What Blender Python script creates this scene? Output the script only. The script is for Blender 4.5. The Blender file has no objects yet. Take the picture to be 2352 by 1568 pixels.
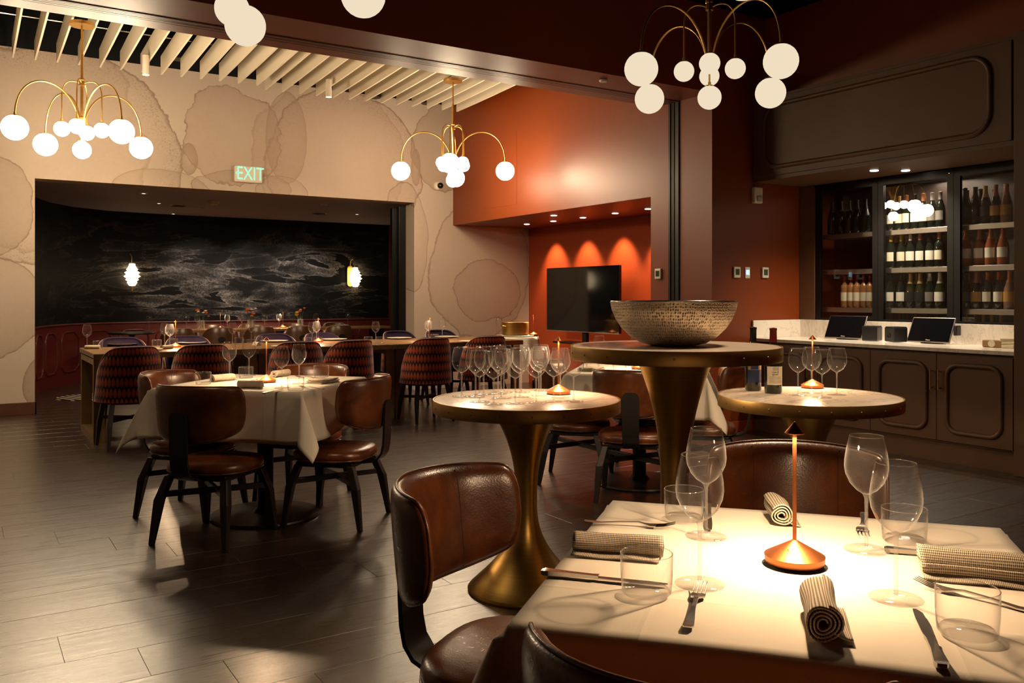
import bpy, bmesh, math, random
from mathutils import Vector, Matrix
random.seed(7)
PI = math.pi
sc = bpy.context.scene
COL = sc.collection

# ------------------------------------------------------------------ camera
F_PX, EYE, YAW = 1989.0, 1.25, math.radians(32.5)
SA, CA = math.sin(YAW), math.cos(YAW)
cam_d = bpy.data.cameras.new('camera')
cam = bpy.data.objects.new('camera', cam_d); COL.objects.link(cam)
cam.location = (0, 0, EYE)
cam.rotation_euler = (PI/2, 0, -YAW)
cam_d.sensor_width = 36.0
cam_d.lens = 36.0*F_PX/2352.0
cam_d.shift_y = -(784-680)/2352.0
cam_d.clip_start = 0.05
sc.camera = cam

# ------------------------------------------------------------------ world and exposure
w = bpy.data.worlds.new('world'); sc.world = w; w.use_nodes = True
w.node_tree.nodes['Background'].inputs[0].default_value = (0.9, 0.62, 0.42, 1)
w.node_tree.nodes['Background'].inputs[1].default_value = 0.004
sc.view_settings.view_transform = 'Standard'
sc.view_settings.look = 'None'
sc.view_settings.gamma = 1.0
sc.view_settings.use_curve_mapping = False
sc.view_settings.exposure = 0.0
sc.cycles.use_denoising = True
sc.cycles.max_bounces = 5
sc.cycles.diffuse_bounces = 3
sc.cycles.glossy_bounces = 3
sc.cycles.transparent_max_bounces = 32
sc.cycles.use_adaptive_sampling = True
sc.cycles.adaptive_threshold = 0.05
sc.cycles.use_light_tree = True
sc.cycles.caustics_reflective = False
sc.cycles.caustics_refractive = False
sc.cycles.sample_clamp_indirect = 4.0
WARM = (1.0, 0.72, 0.46)
WARM2 = (1.0, 0.55, 0.24)

# light levels (all tuned here)
L_GLOBE_FAR = 74.0      # globes of the chandeliers beyond the beam
L_GLOBE_NEAR = 0.88     # dimmed globes of the near room
L_LAMP = 33.0            # rechargeable table lamps
L_SPOT = 60.0           # cylinder spots in the slat ceiling
L_NICHE = 95.0          # downlights over the screen
L_BAR = 95.0
L_PRIV = 40.0
L_NEAR_SPOT = 80.0           # downward spots added below the near chandeliers, in place of globe light

# ------------------------------------------------------------------ points on planes
def at(px, py, z):
    """point of height z seen at a pixel of the 2352x1568 photograph"""
    D = (EYE-z)*F_PX/(py-680.0); l = (px-1176.0)/F_PX*D
    return (D*SA+l*CA, D*CA-l*SA, z)
def _ray(px):
    r = (px-1176.0)/F_PX
    return SA+r*CA, CA-r*SA
def atX(px, py, X):
    a, b = _ray(px); D = X/a
    return (X, b*D, EYE-(py-680.0)/F_PX*D)
def atY(px, py, Y):
    a, b = _ray(px); D = Y/b
    return (a*D, Y, EYE-(py-680.0)/F_PX*D)
def pix(x, y, z):
    D = x*SA+y*CA; l = x*CA-y*SA
    return (1176+F_PX*l/max(D, .01), 680-(z-EYE)*F_PX/max(D, .01), D)

# ------------------------------------------------------------------ mesh builder
class MB:
    def __init__(s): s.v = []; s.f = []
    def add(s, vs, fs):
        o = len(s.v); s.v += [tuple(p) for p in vs]; s.f += [tuple(i+o for i in q) for q in fs]; return s
    def box(s, a, b):
        x0, y0, z0 = a; x1, y1, z1 = b
        return s.add([(x0,y0,z0),(x1,y0,z0),(x1,y1,z0),(x0,y1,z0),(x0,y0,z1),(x1,y0,z1),(x1,y1,z1),(x0,y1,z1)],
                     [(0,3,2,1),(4,5,6,7),(0,1,5,4),(1,2,6,5),(2,3,7,6),(3,0,4,7)])
    def taper(s, p0, p1, w0, w1):
        """square bar from p0 to p1, half widths w0, w1"""
        vs = []
        for p, w_ in ((p0, w0), (p1, w1)):
            for dx, dy in ((-1,-1),(1,-1),(1,1),(-1,1)): vs.append((p[0]+dx*w_, p[1]+dy*w_, p[2]))
        return s.add(vs, [(0,3,2,1),(4,5,6,7),(0,1,5,4),(1,2,6,5),(2,3,7,6),(3,0,4,7)])
    def bar(s, p0, p1, w_, h):
        p0, p1 = Vector(p0), Vector(p1); d = (p1-p0).normalized()
        up = Vector((0,0,1)) if abs(d.z) < .95 else Vector((1,0,0))
        sd = d.cross(up).normalized(); u2 = sd.cross(d).normalized(); vs = []
        for p in (p0, p1):
            for a, b in ((-1,-1),(1,-1),(1,1),(-1,1)): vs.append(tuple(p+sd*a*w_/2+u2*b*h/2))
        return s.add(vs, [(0,3,2,1),(4,5,6,7),(0,1,5,4),(1,2,6,5),(2,3,7,6),(3,0,4,7)])
    def prism(s, poly, f0, f1):
        """poly: list of 2d points; f0/f1 map a 2d point to 3d (two ends)"""
        n = len(poly)
        vs = [f0(p) for p in poly]+[f1(p) for p in poly]
        fs = [tuple(range(n-1,-1,-1)), tuple(range(n, 2*n))]+[(i,(i+1)%n,n+(i+1)%n,n+i) for i in range(n)]
        return s.add(vs, fs)
    def lathe(s, prof, n=32, c=(0,0,0), caps=True):
        vs, fs = [], []
        for r, z in prof:
            for k in range(n):
                a = 2*PI*k/n; vs.append((c[0]+r*math.cos(a), c[1]+r*math.sin(a), c[2]+z))
        m = len(prof)
        for i in range(m-1):
            for k in range(n):
                k2 = (k+1) % n; fs.append((i*n+k, i*n+k2, (i+1)*n+k2, (i+1)*n+k))
        if caps:
            if prof[0][0] > 1e-5: fs.append(tuple(range(n-1,-1,-1)))
            if prof[-1][0] > 1e-5: fs.append(tuple((m-1)*n+k for k in range(n)))
        return s.add(vs, fs)
    def tube(s, pts, r, n=8, closed=False):
        pts = [Vector(p) for p in pts]; m = len(pts); vs, fs = [], []
        rr = r if isinstance(r, (list, tuple)) else [r]*m
        prev = None
        for i, p in enumerate(pts):
            a = pts[(i-1) % m] if (closed or i > 0) else p
            b = pts[(i+1) % m] if (closed or i < m-1) else p
            t = (b-a).normalized()
            if prev is None:
                up = Vector((0,0,1)) if abs(t.z) < .9 else Vector((1,0,0))
                nn = t.cross(up).normalized()
            else:
                nn = (prev-t*prev.dot(t)).normalized()
            prev = nn; bb = t.cross(nn)
            for k in range(n):
                an = 2*PI*k/n; vs.append(tuple(p+nn*math.cos(an)*rr[i]+bb*math.sin(an)*rr[i]))
        for i in range(m if closed else m-1):
            j = (i+1) % m
            for k in range(n):
                k2 = (k+1) % n; fs.append((i*n+k, i*n+k2, j*n+k2, j*n+k))
        if not closed:
            fs.append(tuple(range(n-1,-1,-1))); fs.append(tuple((m-1)*n+k for k in range(n)))
        return s.add(vs, fs)
    def grid(s, fn, nu, nv, wrap_u=False):
        vs = [fn(i/(nu if wrap_u else nu-1), j/(nv-1)) for j in range(nv) for i in range(nu)]
        fs = []
        for j in range(nv-1):
            for i in range(nu if wrap_u else nu-1):
                i2 = (i+1) % nu; fs.append((j*nu+i, j*nu+i2, (j+1)*nu+i2, (j+1)*nu+i))
        return s.add(vs, fs)
    def mesh(s, name, weld=0, bevel=0, smooth=None, segs=2):
        bm = bmesh.new(); vv = [bm.verts.new(p) for p in s.v]
        for q in s.f:
            try: bm.faces.new([vv[i] for i in q])
            except ValueError: pass
        if weld: bmesh.ops.remove_doubles(bm, verts=bm.verts, dist=weld)
        bmesh.ops.recalc_face_normals(bm, faces=bm.faces)
        if bevel:
            es = [e for e in bm.edges if len(e.link_faces) == 2 and e.calc_face_angle(0) > .6]
            bmesh.ops.bevel(bm, geom=es, offset=bevel, segments=segs, profile=.5, affect='EDGES', clamp_overlap=True)
        me = bpy.data.meshes.new(name); bm.to_mesh(me); bm.free()
        if smooth is not None:
            me.shade_smooth()
            if smooth < 180: me.set_sharp_from_angle(angle=math.radians(smooth))
        return me
    def build(s, name, mat, parent=None, loc=None, rotz=None, **kw):
        return place(name, s.mesh(name, **kw), mat, parent, loc, rotz)

def place(name, me, mat, parent=None, loc=None, rotz=None, rot=None):
    o = bpy.data.objects.new(name, me); COL.objects.link(o)
    if mat is not None and not me.materials: me.materials.append(mat)
    o.parent = parent
    if loc is not None: o.location = loc
    if rotz is not None: o.rotation_euler = (0, 0, rotz)
    if rot is not None: o.rotation_euler = rot
    return o
def tag(o, label, cat, group=None):
    o['label'] = label; o['category'] = cat
    if group: o['group'] = group
    return o
def thing(name, label, cat, loc=(0,0,0), rotz=0, group=None):
    o = bpy.data.objects.new(name, None); COL.objects.link(o)
    o.location = loc; o.rotation_euler = (0, 0, rotz); o.empty_display_size = .1
    return tag(o, label, cat, group)
def struct(o): o['kind'] = 'structure'; return o
def copy_tree(o, parent=None):
    c = o.copy(); COL.objects.link(c); c.parent = parent
    for ch in list(o.children): copy_tree(ch, c)
    return c
_ready = set()
def dup(proto, label, loc, rotz=0, group=None, rot=None):
    """the first use moves the prototype itself, later ones copy it with all its parts"""
    if proto.name in _ready: o = copy_tree(proto)
    else: o = proto; _ready.add(proto.name)
    o.location = loc; o.rotation_euler = rot if rot else (0, 0, rotz)
    o['label'] = label
    if group: o['group'] = group
    return o
ORD = ['first','second','third','fourth','fifth','sixth','seventh','eighth','ninth','tenth','eleventh','twelfth','thirteenth','fourteenth','fifteenth']

# ------------------------------------------------------------------ materials
def srgb(r, g, b):
    f = lambda c: (c/255/12.92) if c/255 <= .04045 else ((c/255+.055)/1.055)**2.4
    return (f(r), f(g), f(b), 1)
class NT:
    def __init__(s, name):
        s.m = bpy.data.materials.new(name); s.m.use_nodes = True; s.t = s.m.node_tree; s.n = s.t.nodes
        s.b = s.n['Principled BSDF']; s.out = s.n['Material Output']
    def node(s, typ, **kw):
        n = s.n.new(typ)
        for k, v in kw.items(): setattr(n, k, v)
        return n
    def link(s, a, b): s.t.links.new(a, b)
    def set(s, n, **kw):
        for k, v in kw.items():
            k2 = k.replace('_', ' ')
            i = n.inputs[k2] if k2 in n.inputs else n.inputs[int(k[1:])]
            if hasattr(v, 'is_output') and v.is_output: s.link(v, i)
            else: i.default_value = v
        return n
    def math(s, op, a, b=None, c=None, clamp=False):
        n = s.node('ShaderNodeMath', operation=op, use_clamp=clamp)
        for i, v in enumerate((a, b, c)):
            if v is None: continue
            if hasattr(v, 'is_output'): s.link(v, n.inputs[i])
            else: n.inputs[i].default_value = v
        return n.outputs[0]
    def mix(s, f, a, b, blend='MIX'):
        n = s.node('ShaderNodeMix', data_type='RGBA', blend_type=blend)
        for i, v in ((0, f), (6, a), (7, b)):
            if hasattr(v, 'is_output'): s.link(v, n.inputs[i])
            else: n.inputs[i].default_value = v
        return n.outputs[2]
    def ramp(s, f, stops, interp='LINEAR'):
        n = s.node('ShaderNodeValToRGB'); r = n.color_ramp; r.interpolation = interp
        while len(r.elements) < len(stops): r.elements.new(.5)
        for e, (p, c) in zip(r.elements, stops):
            e.position = p; e.color = c if isinstance(c, (tuple, list)) else (c, c, c, 1)
        s.link(f, n.inputs[0]); return n.outputs[0]
    def noise(s, vec=None, scale=5, detail=4, rough=.5, dist=0, out=0):
        n = s.node('ShaderNodeTexNoise'); s.set(n, Scale=scale, Detail=detail, Roughness=rough, Distortion=dist)
        if vec is not None: s.link(vec, n.inputs['Vector'])
        return n.outputs[out]
    def coord(s, kind='Object'):
        return s.node('ShaderNodeTexCoord').outputs[kind]
    def pos(s): return s.node('ShaderNodeNewGeometry').outputs['Position']
    def mapped(s, vec, scale=(1,1,1), loc=(0,0,0), rot=(0,0,0)):
        n = s.node('ShaderNodeMapping'); s.link(vec, n.inputs[0])
        n.inputs[1].default_value = loc; n.inputs[2].default_value = rot; n.inputs[3].default_value = scale
        return n.outputs[0]
    def bump(s, h, strength=.3, dist=.01):
        n = s.node('ShaderNodeBump'); s.set(n, Strength=strength, Distance=dist, Height=h)
        s.link(n.outputs[0], s.b.inputs['Normal'])
    def P(s, **kw):
        m = dict(color='Base Color', rough='Roughness', metal='Metallic', spec='Specular IOR Level', coat='Coat Weight', coat_rough='Coat Roughness', sheen='Sheen Weight', sub='Subsurface Weight')
        for k, v in kw.items():
            i = s.b.inputs[m[k]]
            if hasattr(v, 'is_output'): s.link(v, i)
            else: i.default_value = v
        return s.m
def plain(name, col, rough=.5, metal=0, spec=.5, var=.12, scale=8, bump=0, coat=0):
    t = NT(name); n = t.noise(t.coord(), scale, 3)
    dark = tuple(c*(1-var) for c in col[:3])+(1,); lite = tuple(min(1, c*(1+var)) for c in col[:3])+(1,)
    t.P(color=t.mix(n, dark, lite), rough=rough, metal=metal, spec=spec, coat=coat)
    if bump: t.bump(t.noise(t.coord(), scale*12, 3), bump, .004)
    return t.m
def emit(name, col, strength, sampled=False):
    t = NT(name); e = t.node('ShaderNodeEmission'); e.inputs[0].default_value = tuple(col[:3])+(1,); e.inputs[1].default_value = strength
    if not sampled: t.m.cycles.emission_sampling = 'NONE'
    t.link(e.outputs[0], t.out.inputs[0]); return t.m
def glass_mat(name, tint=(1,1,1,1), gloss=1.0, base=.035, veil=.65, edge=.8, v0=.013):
    """thin clear glass: transparent, mirror-like towards grazing angles, with a pale veil and a dark edge tint painted in for glints and refraction"""
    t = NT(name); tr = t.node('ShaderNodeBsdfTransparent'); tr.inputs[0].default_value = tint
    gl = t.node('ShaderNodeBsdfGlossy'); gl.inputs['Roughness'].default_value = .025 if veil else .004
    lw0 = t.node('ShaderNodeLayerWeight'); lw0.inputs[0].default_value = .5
    t.link(t.mix(t.math('MULTIPLY', t.math('POWER', lw0.outputs['Facing'], 2.5), edge, clamp=True), tint, (.30,.24,.18,1)), tr.inputs[0])  # dark refraction outline put into the transparent colour
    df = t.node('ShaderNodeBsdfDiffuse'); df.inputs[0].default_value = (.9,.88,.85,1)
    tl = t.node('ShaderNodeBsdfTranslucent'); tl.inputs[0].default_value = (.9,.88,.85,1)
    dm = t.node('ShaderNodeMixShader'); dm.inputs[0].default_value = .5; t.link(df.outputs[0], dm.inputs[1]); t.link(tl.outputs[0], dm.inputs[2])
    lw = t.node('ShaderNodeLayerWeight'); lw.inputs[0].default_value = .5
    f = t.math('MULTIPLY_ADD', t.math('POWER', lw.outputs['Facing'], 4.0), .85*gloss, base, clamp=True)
    v = t.math('MULTIPLY_ADD', t.math('POWER', lw.outputs['Facing'], 5.0), veil, v0*(veil > 0), clamp=True)  # pale veil standing in for bright glints on the edges
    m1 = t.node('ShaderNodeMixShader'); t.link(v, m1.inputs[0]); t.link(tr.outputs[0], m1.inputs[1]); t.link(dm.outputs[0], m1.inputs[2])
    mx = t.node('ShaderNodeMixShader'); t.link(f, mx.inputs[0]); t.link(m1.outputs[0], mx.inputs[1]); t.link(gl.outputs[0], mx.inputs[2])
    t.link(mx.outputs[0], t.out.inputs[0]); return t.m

M = {}
def mk_floor():
    t = NT('plank_wood'); g = t.node('ShaderNodeNewGeometry'); info = t.node('ShaderNodeObjectInfo')
    rnd = t.math('FRACT', t.math('ADD', g.outputs['Random Per Island'], t.math('MULTIPLY', info.outputs['Random'], 7.31)))
    off = t.node('ShaderNodeCombineXYZ'); t.link(t.math('MULTIPLY', rnd, 37.0), off.inputs[0]); t.link(t.math('MULTIPLY', rnd, 91.0), off.inputs[2])
    va = t.node('ShaderNodeVectorMath', operation='ADD'); t.link(g.outputs['Position'], va.inputs[0]); t.link(off.outputs[0], va.inputs[1])
    v = va.outputs[0]
    warp = t.noise(t.mapped(v, (1.1, 4, 1)), 1.6, 2, .5)
    grain = t.noise(t.mapped(v, (1.5, 40, 1)), 2.2, 7, .66, .5)
    wv = t.node('ShaderNodeTexWave', wave_type='RINGS', rings_direction='Y'); t.set(wv, Scale=1.4, Distortion=9.0, Detail=3.0, Detail_Scale=1.2)
    t.link(t.mapped(v, (.35, 5.5, 1)), wv.inputs[0])
    col = t.ramp(grain, [(.36, srgb(20,12,7)), (.5, srgb(40,26,16)), (.64, srgb(78,55,36))])
    col = t.mix(t.math('MULTIPLY', wv.outputs['Fac'], .35), col, srgb(28,19,12))
    col = t.mix(t.math('MULTIPLY', rnd, .35), col, srgb(40,27,18))
    h = t.math('ADD', t.math('MULTIPLY', wv.outputs['Fac'], .5), t.math('MULTIPLY', grain, .8))
    rg = t.ramp(grain, [(.35, .38), (.65, .24)])
    t.P(color=col, rough=rg, spec=1.0, coat=.7, coat_rough=.30); t.bump(h, .30, .004); return t.m
M['plank'] = mk_floor()
def mk_wallpaper():
    # watercolour washes: overlapping blots with a darker dried rim, in metres on the wall (x, z)
    t = NT('wash_wallpaper'); p = t.pos()
    wn = t.node('ShaderNodeTexNoise'); t.set(wn, Scale=1.5, Detail=6.0, Roughness=.55); t.link(p, wn.inputs['Vector'])
    fine = t.noise(p, 26, 4, .6); mott = t.noise(p, 2.3, 5, .6); spk = t.noise(p, 60, 2, .7)
    col = t.mix(mott, srgb(184,168,152), srgb(196,181,166))
    wv = t.node('ShaderNodeVectorMath', operation='SUBTRACT'); t.link(wn.outputs['Color'], wv.inputs[0]); wv.inputs[1].default_value = (.5, .5, .5)
    wf = t.node('ShaderNodeVectorMath', operation='ADD'); t.link(wv.outputs[0], wf.inputs[0]); t.link(t.math('MULTIPLY', t.math('SUBTRACT', fine, .5), .06), wf.inputs[1])
    spm = t.ramp(spk, [(.52, 0.), (.75, 1.)])
    def blot(col, cx, cz, rx, rz, tint, amt=.55, rim=.5, warp=.55, seed=0, speck=0.):
        sg = ((1, 1), (-1, 1), (1, -1))[seed]
        v = t.node('ShaderNodeVectorMath', operation='MULTIPLY_ADD'); t.link(wf.outputs[0], v.inputs[0]); v.inputs[1].default_value = (warp*2*sg[0], 0, warp*2*sg[1])
        t.link(t.mapped(p, (1/rx, 0, 1/rz), (-cx/rx, 0, -cz/rz)), v.inputs[2])
        ln = t.node('ShaderNodeVectorMath', operation='LENGTH'); t.link(v.outputs[0], ln.inputs[0]); d = ln.outputs['Value']
        col = t.mix(t.ramp(d, [(0, amt*.35), (.86, amt*.75), (.985, amt), (1.0, 0.0)]), col, tint)
        if speck > .4: col = t.mix(t.math('MULTIPLY', t.ramp(d, [(.72, 0.), (.95, speck), (1., 0.)]), spm), col, srgb(112,92,76))
        return t.mix(t.ramp(d, [(.966, 0.), (.992, min(1, rim*1.5)), (1.0, 0.)]), col, srgb(104,76,58))
    T1, T2, T3, T4 = srgb(162,142,124), srgb(170,146,128), srgb(152,130,112), srgb(176,150,136)
    for a in BLOTS: col = blot(col, *a[:4], (T1, T2, T3, T4)[a[4]], *a[5:])
    col = t.mix(.12, col, t.mix(fine, srgb(180,158,132), srgb(235,220,200)))
    t.P(color=col, rough=.75, spec=.25); t.bump(fine, .08, .003); return t.m
BLOTS = [  # cx, cz, rx, rz, tint, amount, rim, warp, seed, speckle
    (.55, 2.95, 1.26, 1.25, 1, .35, .25, .22, 2, 0.),
    (.90, 2.75, 1.28, 1.20, 0, .50, .50, .20, 0, .9),
    (4.00, 3.00, 1.05, .92, 1, .40, .25, .20, 1, .5),
    (4.15, 2.85, 1.04, 1.08, 3, .60, .55, .20, 2, .7),
    (2.76, 3.15, .60, .60, 1, .80, .50, .55, 1, .2),
    (3.38, 3.20, .26, .56, 2, .60, .30, .15, 0, .3),
    (2.24, 2.85, .10, .19, 2, 1.0, .70, .40, 0, .5),
    (5.55, 3.30, .46, .60, 2, .60, .45, .30, 1, .2),
    (5.14, 2.98, .07, .24, 2, 1.0, .70, .40, 2, .6),
    (4.98, 2.00, .37, .74, 0, .45, .45, .22, 1, .2),
    (6.15, 1.62, .84, 1.00, 1, .45, .40, .20, 0, .2),
    (6.26, 1.34, .58, .46, 3, .90, .50, .35, 2, .3),
    (.18, 2.20, .48, .54, 2, .60, .50, .30, 1, .2),
    (.15, 1.15, .62, .56, 2, .55, .45, .25, 0, 0.),
    (.80, .33, .25, .30, 2, .90, .60, .30, 2, .9),
    (1.95, 2.45, .52, .25, 2, .50, .45, .25, 0, 0.),
    (2.85, 2.55, .62, .20, 2, .60, .45, .45, 1, .2),
    (3.30, 2.50, .32, .22, 0, .60, .50, .40, 2, 0.),
    (-1.4, 3.0, 1.2, .9, 1, .45, .4, .3, 0, 0.),
]
M['paper'] = mk_wallpaper()
def mk_paint(name, col, rough=.42, spec=.5):
    t = NT(name); n = t.noise(t.pos(), .9, 4); f = t.noise(t.pos(), 90, 2)
    t.P(color=t.mix(n, tuple(c*.88 for c in col[:3])+(1,), tuple(c*1.1 for c in col[:3])+(1,)), rough=rough, spec=spec); t.bump(f, .06, .002); return t.m
M['rust'] = mk_paint('rust_paint', (.21, .036, .0032, 1), .42, .6)
M['rust_bright'] = mk_paint('rust_paint_bright', (.36, .058, .014, 1), .7, .25)  # same rust paint, brightened in colour for the strongly lit niche wall
M['black_paint'] = mk_paint('black_paint', (.006, .006, .007, 1), .8, .2)
M['slat'] = mk_paint('slat_felt', srgb(226,214,192), .8, .2)
M['priv_ceil'] = mk_paint('taupe_ceiling', srgb(176,164,168), .7, .3)
M['base_wood'] = plain('baseboard_wood', srgb(86,52,36), .45, 0, .5, .3, 6)
def mk_mural():
    # ink-black paper with pale smoke drifting in flat, torn bands round the middle of the wall
    t = NT('smoke_mural'); p = t.pos(); sp = t.node('ShaderNodeSeparateXYZ'); t.link(p, sp.inputs[0])
    v = t.mapped(p, (.42, .42, 1.7)); n1 = t.noise(v, 1.25, 6, .52, 2.2); n2 = t.noise(t.mapped(p, (.4, .4, 1.5), (5, 3, 1)), 1.3, 5, .55, 1.0)
    grit = t.noise(p, 34, 5, .8); puff = t.noise(t.mapped(p, (1, 1, 1.6)), 1.5, 4, .55, .6)
    edge = t.ramp(n1, [(.487, 0.), (.498, .9), (.503, .12), (.54, 0.)])
    edge2 = t.ramp(n2, [(.52, 0.), (.529, .8), (.533, .15), (.58, 0.)])
    fill = t.math('MULTIPLY', t.ramp(n1, [(.50, 1.0), (.60, .25), (.72, 0.)]), t.ramp(n1, [(.485, 0.), (.50, 1.)]))
    fill = t.math('MULTIPLY', t.math('MULTIPLY', fill, t.ramp(grit, [(.40, .1), (.66, 1.)])), t.ramp(puff, [(.42, .05), (.62, 1.)]))
    dx = t.math('DIVIDE', t.math('SUBTRACT', sp.outputs[0], 4.2), 2.3); dz = t.math('DIVIDE', t.math('SUBTRACT', sp.outputs[2], 1.45), .75)
    r = t.math('SQRT', t.math('ADD', t.math('MULTIPLY', dx, dx), t.math('MULTIPLY', dz, dz)))
    mask = t.math('MULTIPLY', t.ramp(t.math('MULTIPLY', r, .5), [(.1, 1.), (.62, .10)]), t.ramp(t.noise(p, .9, 3), [(.38, .12), (.6, 1.)]))
    f = t.math('MULTIPLY', t.math('ADD', t.math('ADD', t.math('MULTIPLY', fill, 1.0), t.math('MULTIPLY', edge, .45)), t.math('MULTIPLY', edge2, .35)), mask, clamp=True)
    t.P(color=t.mix(f, (.0035,.0035,.0042,1), srgb(206,198,190)), rough=.62, spec=.2); return t.m
M['mural'] = mk_mural()
M['wainscot'] = plain('oxblood_paint', (.11, .016, .014, 1), .35, 0, .5, .15, 3)
M['bar'] = plain('umber_cabinet_paint', srgb(92,63,40), .48, 0, .45, .12, 5, .05)
M['brass'] = plain('brushed_brass', (.72, .44, .13, 1), .34, 1, .5, .12, 40)
M['brass_dark'] = plain('aged_brass', (.50, .32, .11, 1), .42, .9, .5, .25, 14)
M['copper'] = plain('copper_anodised', (.60, .205, .065, 1), .38, 1, .5, .06, 30)
M['black_metal'] = plain('black_metal', (.012, .011, .010, 1), .38, .6, .5, .1, 20)
M['ebony'] = plain('ebonised_wood', (.010, .008, .007, 1), .42, 0, .5, .3, 15)
def mk_leather(name, a, b):
    t = NT(name); c = t.coord(); n = t.noise(c, 7, 6, .6, .4); s = t.noise(c, 38, 5, .7, .8); vo = t.node('ShaderNodeTexVoronoi'); t.set(vo, Scale=210.0); t.link(c, vo.inputs['Vector'])
    col = t.mix(t.ramp(n, [(.3, 0.), (.7, 1.)]), a, b); col = t.mix(t.ramp(s, [(.55, 0.), (.8, .3)]), col, tuple(min(1, k*2.0) for k in b[:3])+(1,))
    t.P(color=col, rough=t.ramp(s, [(.3, .38), (.7, .24)]), spec=.8)
    t.bump(t.math('ADD', t.math('MULTIPLY', vo.outputs['Distance'], .25), n), .22, .004); return t.m
M['leather'] = mk_leather('chestnut_leather', (.066, .0165, .0040, 1), (.215, .060, .014, 1))
M['leather_tan'] = mk_leather('brown_leather', (.075, .030, .012, 1), (.13, .055, .022, 1))
M['stitch'] = plain('stitch_thread', srgb(60,34,20), .7)
def mk_scallop():
    t = NT('scallop_jacquard'); u = t.node('ShaderNodeUVMap'); sp = t.node('ShaderNodeSeparateXYZ'); t.link(u.outputs[0], sp.inputs[0])
    uu = t.math('MULTIPLY', sp.outputs[0], 1/.035); vv = t.math('MULTIPLY', sp.outputs[1], 1/.085)
    row = t.math('FLOOR', vv); sh = t.math('MULTIPLY', t.math('MODULO', row, 2.0), .5)
    fu = t.math('SUBTRACT', t.math('FRACT', t.math('ADD', uu, sh)), .5); fv = t.math('FRACT', vv)
    # petal outline: dark on both flanks, wide in the middle, pointed below
    wd = t.math('MULTIPLY', t.math('SINE', t.math('MULTIPLY', t.math('POWER', fv, .75), PI)), .50)
    d = t.math('SUBTRACT', wd, t.math('ABSOLUTE', fu))
    k = t.ramp(t.math('ADD', d, .5), [(.52, 0.), (.60, 1.)])
    col = t.mix(k, srgb(34,13,9), t.mix(fv, srgb(150,54,26), srgb(186,82,40)))
    t.P(color=col, rough=.8, spec=.2, sheen=.3); t.bump(k, .4, .004); return t.m
M['scallop'] = mk_scallop()
M['purple'] = plain('aubergine_velvet', (.030, .018, .045, 1), .8, 0, .2, .25, 12)
M['piping'] = plain('pale_piping', srgb(190,150,120), .6)
def mk_cloth(name, c):
    t = NT(name); p = t.coord(); n = t.noise(p, 3.0, 3); f = t.noise(p, 420, 2); sp = t.node('ShaderNodeSeparateXYZ'); t.link(p, sp.inputs[0])
    cr = None                                   # pressed folds across the cloth
    for ax, c0 in ((0, -.22), (0, .21), (1, -.23), (1, .02), (1, .24)):
        l = t.ramp(t.math('ABSOLUTE', t.math('ADD', t.math('SUBTRACT', sp.outputs[ax], c0), t.math('MULTIPLY', t.math('SUBTRACT', n, .5), .012))), [(0., 1.), (.007, .25), (.03, 0.)])
        cr = l if cr is None else t.math('MAXIMUM', cr, l)
    t.P(color=t.mix(n, tuple(k*.93 for k in c[:3])+(1,), c), rough=.85, spec=.15)
    t.bump(t.math('ADD', t.math('ADD', t.math('MULTIPLY', n, 1.0), t.math('MULTIPLY', cr, .13)), t.math('MULTIPLY', f, .03)), .4, .012); return t.m
M['linen'] = mk_cloth('white_linen', srgb(232,222,205))
def mk_napkin():
    t = NT('woven_napkin'); u = t.node('ShaderNodeUVMap'); sp = t.node('ShaderNodeSeparateXYZ'); t.link(u.outputs[0], sp.inputs[0])
    a = t.math('SINE', t.math('MULTIPLY', t.math('ADD', sp.outputs[0], sp.outputs[1]), 2*PI/.0060))
    b = t.math('SINE', t.math('MULTIPLY', t.math('SUBTRACT', sp.outputs[0], sp.outputs[1]), 2*PI/.0060))
    k = t.ramp(t.math('MULTIPLY_ADD', t.math('MULTIPLY', a, b), .5, .5), [(.35, 0.), (.6, 1.)])
    t.P(color=t.mix(k, srgb(96,84,70), srgb(214,200,178)), rough=.9, spec=.1); t.bump(k, .5, .0015); return t.m
M['napkin'] = mk_napkin()
M['napkin_plain'] = plain('grey_linen_napkin', srgb(186,172,152), .9, 0, .1, .2, 40)
M['glass'] = glass_mat('clear_glass')
M['pane'] = glass_mat('door_glass', (.90,.91,.92,1), .5, .06, 0, 0)
M['steel'] = plain('polished_steel', (.62,.58,.53,1), .18, 1, .5, .05, 30)
M['shelf_steel'] = plain('brushed_steel', (.46,.40,.33,1), .35, 1, .5, .1, 30)
def mk_marble(name, c0, c1, vein, rough=.22):
    t = NT(name); p = t.pos(); n = t.noise(t.mapped(p, (1, 2.2, 1)), 2.6, 6, .6, 1.4)
    col = t.mix(t.noise(p, 3, 4), c0, c1); col = t.mix(t.ramp(n, [(.47, 0.), (.5, .55), (.53, 0.)]), col, vein)
    t.P(color=col, rough=rough, spec=.5); return t.m
M['marble'] = mk_marble('grey_marble', srgb(206,190,172), srgb(226,210,192), srgb(152,134,118))
M['quartz'] = mk_marble('white_quartz', srgb(226,214,198), srgb(236,226,210), srgb(196,180,162), .15)
def mk_hammer():
    t = NT('hammered_pewter'); u = t.node('ShaderNodeUVMap'); vo = t.node('ShaderNodeTexVoronoi', feature='F1'); t.set(vo, Scale=1.0, Randomness=.35)
    t.link(t.mapped(u.outputs[0], (170, 21, 1)), vo.inputs['Vector'])
    k = t.ramp(vo.outputs['Distance'], [(.1, 0.), (.42, 1.)])
    t.P(color=t.mix(k, (.34,.26,.18,1), (.95,.80,.62,1)), rough=.42, metal=.72); t.bump(k, .9, .004); return t.m
M['hammer'] = mk_hammer()
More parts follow.
